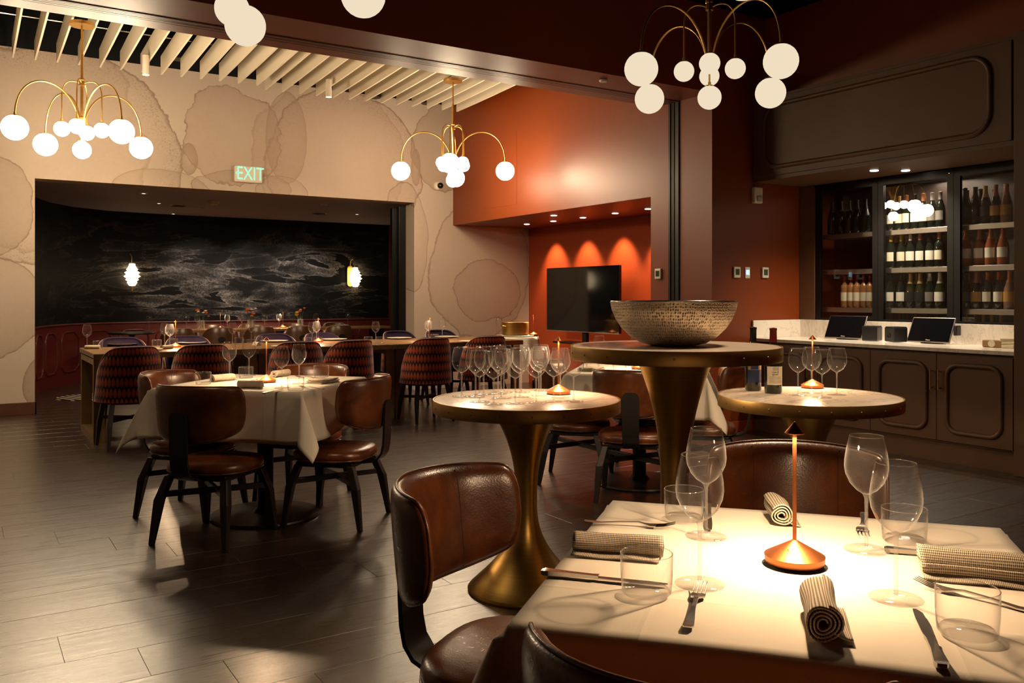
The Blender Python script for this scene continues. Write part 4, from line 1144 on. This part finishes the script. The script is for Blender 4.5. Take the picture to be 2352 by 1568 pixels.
# private room chairs and tables
for k, px_ in enumerate((414, 510, 603, 696, 786)):
    p = atY(px_, 750, 12.65)
    dup(barrel, f'brown leather barrel chair with hand hole, {("leftmost","second","third","fourth","rightmost")[k]} in the private room row', (p[0], 12.65, 0), random.uniform(-.08, .08), 'barrel chairs in the private room')
for k, px_ in enumerate((480, 570, 665, 760)):
    p = atY(px_, 750, 14.16)
    dup(barrel, f'brown leather barrel chair against the wainscot, {ORD[k]} from the left', (p[0], 14.12, 0), PI, 'barrel chairs along the wainscot')
pt = thing('private_table', 'long dark dining table in the private room', 'table', (0, 0, 0))
MB().box((2.55, 13.2, .715), (6.1, 13.80, .75)).build('tabletop', M['table_wood'], pt, bevel=.004)
for x_ in (2.75, 4.3, 5.9): MB().box((x_-.05, 13.3, 0), (x_+.05, 13.7, .715)).build('leg', M['ebony'], pt)
st = thing('side_table', 'small round dark table left of the private room row', 'table', (2.02, 13.05, 0))
MB().lathe([(.02, .72), (.30, .72), (.305, .735), (.30, .75), (.02, .75)], 36).build('tabletop', M['ebony'], st, smooth=35)
MB().lathe([(.16, 0), (.16, .02), (.04, .05), (.035, .70), (.10, .72)], 24).build('pedestal', M['ebony'], st, smooth=35)
# small cloth-covered table with a brass pot
stx, sty = 5.80, 9.02
t = thing('pot_table', 'small round side table under a white cloth by the screen niche', 'table', (stx, sty, 0))
MB().lathe([(.02, .74), (.27, .74), (.27, .765), (.02, .765)], 36).build('tabletop', M['ebony'], t)
MB().lathe([(.18, 0), (.18, .02), (.03, .04), (.03, .74)], 24).build('pedestal', M['ebony'], t, smooth=35)
def skirt(u, v):
    a = 2*PI*u
    if v < .35: r = .275*v/.35; return (r*math.cos(a), r*math.sin(a), .7675)
    k = (v-.35)/.65; r = .278+.05*k+.022*k*math.sin(a*11+.5)
    return (r*math.cos(a), r*math.sin(a), .7675-.30*k)
o = place('tablecloth', uv_grid('tablecloth', skirt, lambda u, v: (u, v), 97, 14, M['linen']), None, None, (stx, sty, 0))
tag(o, 'small round white tablecloth under the brass pot', 'tablecloth', 'white tablecloths')
pot = thing('brass_pot', 'shiny brass cooking pot on the small cloth-covered table', 'pot', (stx-.02, sty-.02, .769))
MB().lathe([(.001, 0), (.150, 0), (.165, .012), (.166, .150), (.170, .158), (.168, .160), (.162, .155), (.160, .015), (.001, .010)], 48).build('body', M['brass_ped'], pot, smooth=40)
MB().tube([(-.165, -.05, .11), (-.195, -.03, .12), (-.195, .03, .12), (-.165, .05, .11)], .007, 8).build('handle', M['brass'], pot, smooth=60)

# ================================================================== TABLEWARE
def wine_glass(kx=1., kz=1.):
    t = thing('wine_glass', 'glass', 'glass')
    MB().lathe([(r*kx, z*kz) for r, z in ((.0022, .1065), (.008, .1085), (.020, .1165), (.031, .129), (.0385, .146), (.0405, .160), (.0395, .176), (.0365, .195), (.0325, .212), (.0308, .2195))], 32, caps=False).build('bowl', M['glass'], t, smooth=180)
    MB().tube([(.0308*kx*math.cos(a), .0308*kx*math.sin(a), .2197*kz) for a in [2*PI*k/32 for k in range(32)]], .0007, 5, True).build('rim', M['glass_edge'], t, smooth=180)
    MB().lathe([(r, z*kz) for r, z in ((.0034, .007), (.0032, .02), (.0032, .085), (.0038, .100), (.007, .1075), (.001, .1085))], 12).build('stem', M['glass_thick'], t, smooth=60)
    MB().lathe([(.001, .0006), (.0415, .0006), (.0422, .0014), (.041, .0022), (.022, .0036), (.008, .006), (.0034, .0085)], 32).build('foot', M['glass_foot'], t, smooth=60)
    return t
M['glass_edge'] = glass_mat('glass_rim', (1,1,1,1), 1., .22, .8, .5, .12)
M['glass_thick'] = glass_mat('glass_stem', (.98,.98,.98,1), 1., .08, .6, .5, .09)
M['glass_foot'] = glass_mat('glass_foot', (.99,.99,.99,1), .7, .03, .25, .12)
M['glass_base'] = glass_mat('glass_base', (.98,.98,.98,1), .7, .03, .2, .15)
wg = wine_glass(); wgb = wine_glass(1.08, .97)
def tumbler():
    t = thing('tumbler', 'tumbler', 'glass')
    MB().lathe([(.0375, .0006), (.0405, .004), (.0425, .03), (.0430, .066)], 36, caps=False).build('wall', M['glass'], t, smooth=50)
    MB().tube([(.0423*math.cos(a), .0423*math.sin(a), .0663) for a in [2*PI*k/36 for k in range(36)]], .0008, 5, True).build('rim', M['glass_edge'], t, smooth=180)
    MB().lathe([(.001, .0012), (.0365, .0012), (.038, .006), (.036, .0092), (.001, .0092)], 28).build('thick_bottom', M['glass_base'], t, smooth=60)
    return t
tb = tumbler()
def lamp_proto():
    t = thing('table_lamp', 'lamp', 'lamp')
    MB().lathe([(.001, .0005), (.050, .0005), (.0525, .003), (.0535, .013)], 40).build('base', M['copper'], t, smooth=40)
    c = MB().lathe([(.0535, .013), (.054, .0145), (.048, .018), (.028, .029), (.0075, .0405), (.004, .043)], 40).build('base_cone', M['copper'], t, smooth=50)
    MB().tube([(.0042*math.cos(a)-.014, .0042*math.sin(a)-.022, .0305-.003*math.sin(a)) for a in [2*PI*k/16 for k in range(16)]], .0006, 5, True).build('touch_ring', M['plastic'], c)
    MB().lathe([(.0036, .042), (.0036, .237)], 14).build('stem', M['copper'], t, smooth=60)
    MB().lathe([(.0150, .2395), (.0172, .2365), (.0176, .238), (.0006, .2585)], 28, caps=False).build('shade', M['copper'], t, smooth=40)
    MB().lathe([(.0040, .2390), (.0135, .2390)], 20, caps=False).build('led_ring', M['led'], t)
    spot(t, (0, 0, .2365), L_LAMP, 160, .10, (1.0, .66, .38), (0, 0, 0), .010)
    return t
lp = lamp_proto()
def fork_proto():
    t = thing('fork', 'fork', 'cutlery'); b = MB()
    sta = [(-.095, .006, .004), (-.088, .0085, .003), (-.06, .0065, .002), (-.02, .0035, .006), (.02, .0032, .008), (.035, .006, .005), (.045, .0115, .003), (.058, .0115, .003)]
    vs = []
    for y, hw, z in sta: vs += [(-hw, y, z-.0012), (hw, y, z-.0012), (hw, y, z+.0012), (-hw, y, z+.0012)]
    n = len(sta)
    b.add(vs, [(4*i+k, 4*i+(k+1) % 4, 4*i+4+(k+1) % 4, 4*i+4+k) for i in range(n-1) for k in range(4)]+[(3, 2, 1, 0), tuple(4*(n-1)+k for k in range(4))]).build('handle', M['steel'], t, smooth=40)
    for k in range(4):
        x = -.0098+.00653*k
        MB().tube([(x, .056, .003), (x, .075, .005), (x*.98, .098, .011)], [.0014, .0013, .0006], 6).build('tine', M['steel'], t, smooth=60)
    return t
def knife_proto():
    t = thing('knife', 'knife', 'cutlery')
    def strip(sta, hz):
        vs = []
        for y, x0, x1, h in sta: vs += [(x0, y, hz-h), (x1, y, hz-h), (x1, y, hz+h), (x0, y, hz+h)]
        n = len(sta); return MB().add(vs, [(4*i+k, 4*i+(k+1) % 4, 4*i+4+(k+1) % 4, 4*i+4+k) for i in range(n-1) for k in range(4)]+[(3, 2, 1, 0), tuple(4*(n-1)+k for k in range(4))])
    strip([(-.11, -.006, .006, .003), (-.105, -.009, .009, .0042), (-.095, -.0085, .0085, .0042), (-.06, -.0055, .0055, .0036), (-.02, -.005, .005, .003), (-.008, -.0065, .0065, .003)], .0045).build('handle', M['steel'], t, smooth=50)
    strip([(-.008, -.005, .006, .0012), (.02, -.006, .0075, .0009), (.07, -.006, .009, .0008), (.095, -.005, .008, .0007), (.11, -.004, .001, .0005)], .003).build('blade', M['steel'], t, smooth=40)
    return t
fk, kn = fork_proto(), knife_proto()
def napkin_roll(L=.15, r=.024, flat=1., turns=3.2, mat=None, seed=1):
    rr = random.Random(seed); t = thing('napkin', 'napkin', 'napkin')
    r0 = .004; ph = rr.uniform(0, 6)
    def f(u, v):
        a = u*turns*2*PI; rad = r0+(r-r0)*u
        rad *= 1+.06*math.sin(3*a+ph+4*v)+.05*math.sin(v*7+ph)
        y = (v-.5)*L+.004*math.sin(a*1.0+ph)*(abs(v-.5)*2)**2
        return (rad*math.cos(a), y, r*flat*1.02+rad*flat*math.sin(a))
    Ls = turns*2*PI*(r0+r)/2
    me = uv_grid('roll', f, lambda u, v: (u*Ls, v*L), int(turns*26), 22, mat or M['napkin'])
    o = place('roll', me, None, t); so = o.modifiers.new('thickness', 'SOLIDIFY'); so.thickness = .0026; so.offset = -1
    # loose tail lying beside the roll
    def g2(u, v): return (r*.5+u*r*1.15, (v-.5)*L*.96, .0022+.010*flat*(1-u)**2+.0015*math.sin(v*9+ph))
    o = place('loose_end', uv_grid('loose_end', g2, lambda u, v: (u*r*1.2, v*L), 8, 16, mat or M['napkin']), None, t)
    so = o.modifiers.new('thickness', 'SOLIDIFY'); so.thickness = .0022; so.offset = 0
    return t
def folded_napkin(w_=.11, d=.08, mat=None, n=3):
    t = thing('napkin', 'napkin', 'napkin')
    for k in range(n):
        def f(u, v, k=k):
            x = (u-.5)*w_*(1-.03*k); y = (v-.5)*d
            e = max(abs(u-.5), abs(v-.5))*2
            return (x+.004*math.sin(5*v+k), y+.004*math.sin(4*u+2*k), .004+.0085*k+.0025*math.sin(6*u+k)*math.cos(5*v)-.003*e**6)
        o = place('fold', uv_grid('fold', f, lambda u, v: (u*w_, v*d), 16, 14, mat or M['napkin']), None, t)
        so = o.modifiers.new('thickness', 'SOLIDIFY'); so.thickness = .006; so.offset = 0
    return t
def aim(p0, p1): return math.atan2(p1[1]-p0[1], p1[0]-p0[0])-PI/2
def mid(a, b): return ((a[0]+b[0])/2, (a[1]+b[1])/2)

# ---------------- foreground table setting
Z = TZ+.0015
def on(px, py, z=Z): return at(px, py, z)
g = 'wine glasses on the foreground table'
for px_, py_, nm_ in ((1607, 1342, 'in front of the fork, nearest left'), (1622, 1232, 'behind another glass on the far left'), (1990, 1263, 'far right, behind the other right glass'), (2058, 1375, 'nearest right, beside the knife')):
    dup(wg, 'large stemmed wine glass on the foreground table, '+nm_, on(px_, py_), random.uniform(0, 3), g)
g = 'tumblers on the foreground table'
for px_, py_, nm_ in ((1485, 1362, 'near the left edge'), (1571, 1192, 'far left behind the wine glasses'), (2077, 1243, 'far right behind the wine glasses'), (2222, 1455, 'at the right front')):
    dup(tb, 'low clear water tumbler on the foreground table, '+nm_, on(px_, py_), 0, g)
dup(lp, 'copper table lamp with arrow-shaped head in the middle of the foreground table', on(1825, 1292), -.6, 'copper table lamps')
g = 'cutlery on the foreground table'
def cutl(proto, a, b, label, grp=g, z=Z):
    A_, B_ = at(a[0], a[1], z), at(b[0], b[1], z); m_ = mid(A_, B_); dup(proto, label, (m_[0], m_[1], z), aim(A_, B_), grp)
cutl(fk, (1350, 1200), (1540, 1212), 'steel fork behind the folded napkin at the far left')
cutl(kn, (1252, 1318), (1525, 1345), 'steel knife passing behind the left tumbler')
cutl(fk, (1577, 1452), (1612, 1345), 'steel fork lying below the left wine glass, handle to the front')
cutl(fk, (1985, 1175), (1977, 1238), 'steel fork at the far side with tines to the camera')
cutl(kn, (2060, 1268), (2300, 1290), 'steel knife half hidden under the rolled napkin at right')
cutl(fk, (2345, 1400), (2150, 1352), 'steel fork behind the right front tumbler')
cutl(kn, (2165, 1538), (2102, 1402), 'steel table knife at the right front edge')
cutl(kn, (1627, 1165), (1630, 1215), 'steel knife behind the far left wine glass')
g = 'napkins on the foreground table'
A_, B_ = on(1330, 1262), on(1508, 1275); m_ = mid(A_, B_)
n1 = napkin_roll(.17, .030, .62, 2.2, seed=3); dup(n1, 'woven beige napkin, loosely folded flat at the left edge', (m_[0], m_[1], Z), aim(A_, B_), g)
A_, B_ = on(1800, 1215), on(1772, 1172); m_ = mid(A_, B_)
n2 = napkin_roll(.12, .024, .95, 3.4, seed=5); dup(n2, 'small rolled beige napkin behind the copper lamp', (m_[0], m_[1], Z), aim(A_, B_), g)
A_, B_ = on(1895, 1492), on(1872, 1378); m_ = mid(A_, B_)
n3 = napkin_roll(.145, .0245, 1., 4.2, seed=8); dup(n3, 'rolled beige napkin showing its spiral end, in front of the lamp', (m_[0], m_[1], Z), aim(A_, B_), g)
A_, B_ = on(2145, 1318), on(2360, 1340); m_ = mid(A_, B_)
n4 = napkin_roll(.19, .025, 1., 4., seed=11); dup(n4, 'long rolled beige napkin running out of the frame at right', (m_[0], m_[1], Z), aim(A_, B_), g)

# ---------------- left dining table setting
g = 'wine glasses on the left dining table'
for px_, py_, nm_ in ((527, 872, 'leftmost'), (572, 862, 'far one, second from left'), (647, 891, 'nearest, third from left'), (687, 881, 'rightmost')):
    dup(wg, f'stemmed wine glass on the left dining table, {nm_}', on(px_, py_), 0, g)
g = 'tumblers on the left dining table'
for px_, py_, nm_ in ((565, 868, 'beside the lamp'), (679, 896, 'at the near corner'), (467, 882, 'at the left edge behind the chair'), (738, 866, 'on the right napkin')):
    z_ = Z+(.0 if px_ != 738 else .030)
    dup(tb, f'low water tumbler on the left dining table, {nm_}', on(px_, py_, z_), 0, g)
dup(lp, 'copper table lamp in the middle of the left dining table', on(612, 877), .9, 'copper table lamps')
g = 'napkins on the left dining table'
for px_, py_, rz, nm_, kind in ((575, 890, .8, 'rolled grey napkin beside the lamp base', 0), (645, 864, 2.2, 'rolled pale napkin behind the lamp', 0), (742, 878, .5, 'folded grey napkin stack under a tumbler', 1), (512, 874, 1.9, 'rolled grey napkin at the left edge', 0)):
    pr = folded_napkin(.15, .11, M['napkin_plain'], 3) if kind else napkin_roll(.14, .022, .9, 3, M['napkin_plain'], int(px_))
    dup(pr, nm_+' on the left dining table', on(px_, py_), rz, g)
g = 'cutlery on the left dining table'
cutl(kn, (600, 906), (655, 893), 'steel knife at the near edge of the left dining table', g)
cutl(fk, (737, 894), (695, 890), 'steel fork at the near corner of the left dining table', g)
cutl(fk, (720, 868), (690, 866), 'steel fork left of the folded napkin, left dining table', g)
cutl(kn, (600, 872), (575, 875), 'steel knife behind the lamp on the left dining table', g)

# ---------------- setting of the table behind the round tables
g = 'wine glasses on the table behind the round tables'
for (dx, dy), nm_ in zip(((-.20, .18), (.20, .16), (-.18, -.17), (.17, -.18)), ('far left', 'far right', 'near left', 'near right')):
    dup(wg, f'stemmed wine glass on the half hidden table behind the bowl, {nm_}', (MRC[0]+dx, MRC[1]+dy, Z), 0, g)
    dup(tb, f'water tumbler on the half hidden table behind the bowl, {nm_}', (MRC[0]+dx*1.5, MRC[1]+dy*.7, Z), 0, 'tumblers on the table behind the round tables')
dup(lp, 'copper table lamp hidden behind the hammered bowl', (*MRC, Z), 0, 'copper table lamps')
dup(folded_napkin(.15, .11, M['napkin_plain'], 3), 'folded grey napkin on the half hidden table', (MRC[0]-.36, MRC[1]+.06, Z), .3, 'napkins')

# ---------------- round table of clean glasses
z1 = .8135
feet = [(315, 995), (482, 1000), (530, 1062), (580, 972), (700, 1090), (790, 1018), (752, 966), (822, 948), (960, 1082), (1012, 1005), (1030, 945), (1210, 1072), (1242, 985), (1266, 925), (1420, 1058), (1500, 1010), (1660, 1055)]
feet.sort()
for i, (fx_, fy_) in enumerate(feet):
    row = 'front' if fy_ > 1040 else ('middle' if fy_ > 980 else 'rear')
    same = [q_ for q_ in feet if (q_[1] > 1040) == (fy_ > 1040) and (q_[1] > 980) == (fy_ > 980)]
    lab = f'clean balloon wine glass, {ORD[same.index((fx_, fy_))]} from left in the {row} row, low brass table'
    dup(wgb, lab, at(1000+fx_/5.227, 720+fy_/5.227, z1), random.uniform(0, 3), 'clean glasses on the low brass table')
dup(lp, 'copper table lamp among the clean glasses on the low brass table', at(1283, 904, z1), .4, 'copper table lamps')

# ---------------- round table by the bar
z3 = .8015
for px_, py_, nm_ in ((1833, 908, 'leftmost of four'), (1864, 903, 'second of four, in front of the lamp'), (1888, 913, 'third of four, nearest'), (1922, 907, 'rightmost of four')):
    dup(wgb, 'balloon wine glass on the bar-side brass table, '+nm_, at(px_, py_, z3), 0, 'glasses on the bar-side brass table')
dup(lp, 'copper table lamp behind four glasses on the bar-side brass table', at(1866, 890, z3), .2, 'copper table lamps')
fa = math.atan2(-1, -.1)
b1 = bottle_proto('bordeaux', M['b_green'], M['cap_black'], M['lab_navy'], (.04, .155), 1.0)
dup(b1, 'dark wine bottle with navy and cream picture label on the bar-side table', at(1730, 896, z3), -.55, 'wine bottles on the bar-side brass table')
R_ = .0375+.0014
MB().grid(lambda u, v: (R_*math.sin((u-.5)*1.9), -R_*math.cos((u-.5)*1.9), .10+.053*v), 12, 2).build('label_picture', M['lab_kraft'], b1, smooth=180)
MB().grid(lambda u, v: ((R_+.0006)*math.sin((u-.62)*.9), -(R_+.0006)*math.cos((u-.62)*.9), .103+.04*v*(1-.7*(u-.4)**2*2)), 10, 3).build('label_figure', M['lab_navy'], b1, smooth=180)
b2 = bottle_proto('burgundy', M['b_dark'], M['cap_red'], M['lab_white'], (.04, .125), 1.05)
dup(b2, 'dark wine bottle with white handwritten label on the bar-side table', at(1776, 902, z3), -.55, 'wine bottles on the bar-side brass table')
R_ = .0395+.0012
for k in range(9):
    z_ = .050+.0065*k if k < 5 else .108+.004*(k-5)
    wdt = .75 if k < 5 else .35
    MB().grid(lambda u, v: (R_*math.sin((u-.5)*2*wdt), -R_*math.cos((u-.5)*2*wdt), z_+.0012*v), 10, 2).build('print_line', M['lab_grey'], b2, smooth=180)
for k, s_t in enumerate(('Love &', 'terroir')):
    o = place('handwriting', text_mesh(s_t, .011, 'handwriting', M['lab_black'], .0003), None, b2, (-.003, -.0408, .100-.011*k), rot=(PI/2, 0, 0))

# ---------------- communal table setting
g = 'wine glasses on the communal table'
zz = LZ+.001
gl = ((200, 800), (378, 794), (390, 798), (534, 791), (577, 786), (717, 789), (727, 786), (863, 787), (984, 782), (1016, 780))
for i, (px_, py_) in enumerate(gl):
    dup(wg, f'stemmed wine glass on the communal table, {ORD[i]} from its left end', at(px_, py_, zz), 0, g)
g = 'tumblers on the communal table'
for i, (px_, py_) in enumerate(((225, 799), (360, 796), (398, 793), (549, 790), (594, 787), (706, 790), (730, 789), (846, 788), (873, 788), (998, 781))):
    dup(tb, f'water tumbler on the communal table, {ORD[i]} from its left end', at(px_, py_, zz), 0, g)
for i, (px_, py_) in enumerate(((403, 797), (731, 785), (987, 783))):
    dup(lp, f'copper table lamp on the communal table, {("leftmost","middle","rightmost")[i]} of three', at(px_, py_, zz), 0, 'copper table lamps')
pl = thing('plate', 'plate', 'plate')
MB().lathe([(.001, .001), (.085, .001), (.09, .003), (.142, .014), (.144, .016), (.14, .0165), (.09, .0065), (.001, .005)], 40).build('dish', M['china'], pl, smooth=50)
MB().lathe([(.086, .0068), (.088, .0072), (.090, .0070)], 40, caps=False).build('well_ring', M['china'], pl, smooth=50)
for i, (px_, py_) in enumerate(((281, 792), (440, 789), (630, 785), (767, 781), (917, 778), (1026, 775))):
    dup(pl, f'white dinner plate, {nm[i]} along the far side of the communal table', at(px_, py_, zz), 0, 'plates on the communal table')
for i, (px_, py_) in enumerate(((335, 805), (474, 803), (658, 797), (802, 794), (973, 789), (1085, 786))):
    dup(pl, f'white dinner plate, {nm[i]} along the near side of the communal table', at(px_, py_, zz), 0, 'plates on the communal table')
for i, (px_, py_) in enumerate(((212, 801), (383, 801), (590, 793), (1000, 784))):
    dup(napkin_roll(.13, .02, .9, 3, M['napkin_plain'], 40+i), f'rolled pale napkin on the communal table, {ORD[i]} from the left', at(px_, py_, zz), 1.2+i, 'napkins on the communal table')
dup(lp, 'copper table lamp beside the brass pot', (stx+.16, sty-.16, .769), 0, 'copper table lamps')
dup(wg, 'stemmed wine glass beside the brass pot on the small table', (stx-.23, sty+.02, .769), 0, 'wine glasses')

# ---------------- private room setting
zp = .7515
for i, px_ in enumerate((428, 453, 522, 555, 608, 641, 725, 799)):
    p = atY(px_, 740, 13.42+.1*(i % 2)); dup(wg, f'wine glass on the private room table, {ORD[i]} from the left', (p[0], p[1], zp), 0, 'wine glasses in the private room')
p = atY(341, 740, 13.1); dup(wg, 'wine glass on the small round table in the private room', (min(max(p[0], 1.8), 2.25), 13.05, zp), 0, 'wine glasses in the private room')
for i, px_ in enumerate((506, 650)):
    p = atY(px_, 740, 13.45); dup(lp, f'copper table lamp on the private room table, {("left","right")[i]} one', (p[0], p[1], zp), 0, 'copper table lamps')
def vase(label, px_, cols, seed):
    rr = random.Random(seed); p = atY(px_, 740, 13.36)
    t = thing('flower_vase', label, 'flowers', (p[0], p[1], zp), 0, 'flower vases in the private room')
    MB().lathe([(.001, .001), (.04, .001), (.045, .01), (.045, .10), (.038, .13), (.042, .14)], 24, caps=False).build('vase', M['glass_thick'], t, smooth=60)
    for k in range(6):
        a = rr.uniform(0, 6.28); r = rr.uniform(.03, .10); h = rr.uniform(.19, .32)
        tip = (r*math.cos(a), r*math.sin(a), h)
        s2 = MB().tube([(.01*math.cos(a), .01*math.sin(a), .02), (r*.4*math.cos(a), r*.4*math.sin(a), h*.6), tip], .0025, 5).build('flower_stem', M['leaf'], t)
        sz = rr.uniform(.022, .036)
        b = MB()
        for j in range(3):
            b.lathe([(.001, -.3*sz), (sz*(1-.28*j), .0+.15*sz*j), (sz*(.8-.28*j), .45*sz+.12*sz*j), (.001, .3*sz+.2*sz*j)], 9, tip)
        b.build('blossom', M[cols[k % len(cols)]], s2, smooth=60)
M['leaf'] = plain('stem_green', srgb(70,86,44), .6)
M['pet_o'] = plain('orange_petal', srgb(214,96,30), .7); M['pet_w'] = plain('cream_petal', srgb(236,214,180), .7); M['pet_y'] = plain('yellow_petal', srgb(226,170,70), .7)
vase('vase of orange and cream flowers, left one in the private room', 463, ('pet_o', 'pet_w', 'pet_w', 'pet_o'), 2)
vase('vase of orange flowers, middle one in the private room', 575, ('pet_o', 'pet_o', 'pet_w'), 5)
vase('vase with yellow-orange bloom, right one in the private room', 690, ('pet_y', 'pet_o', 'pet_y'), 9)
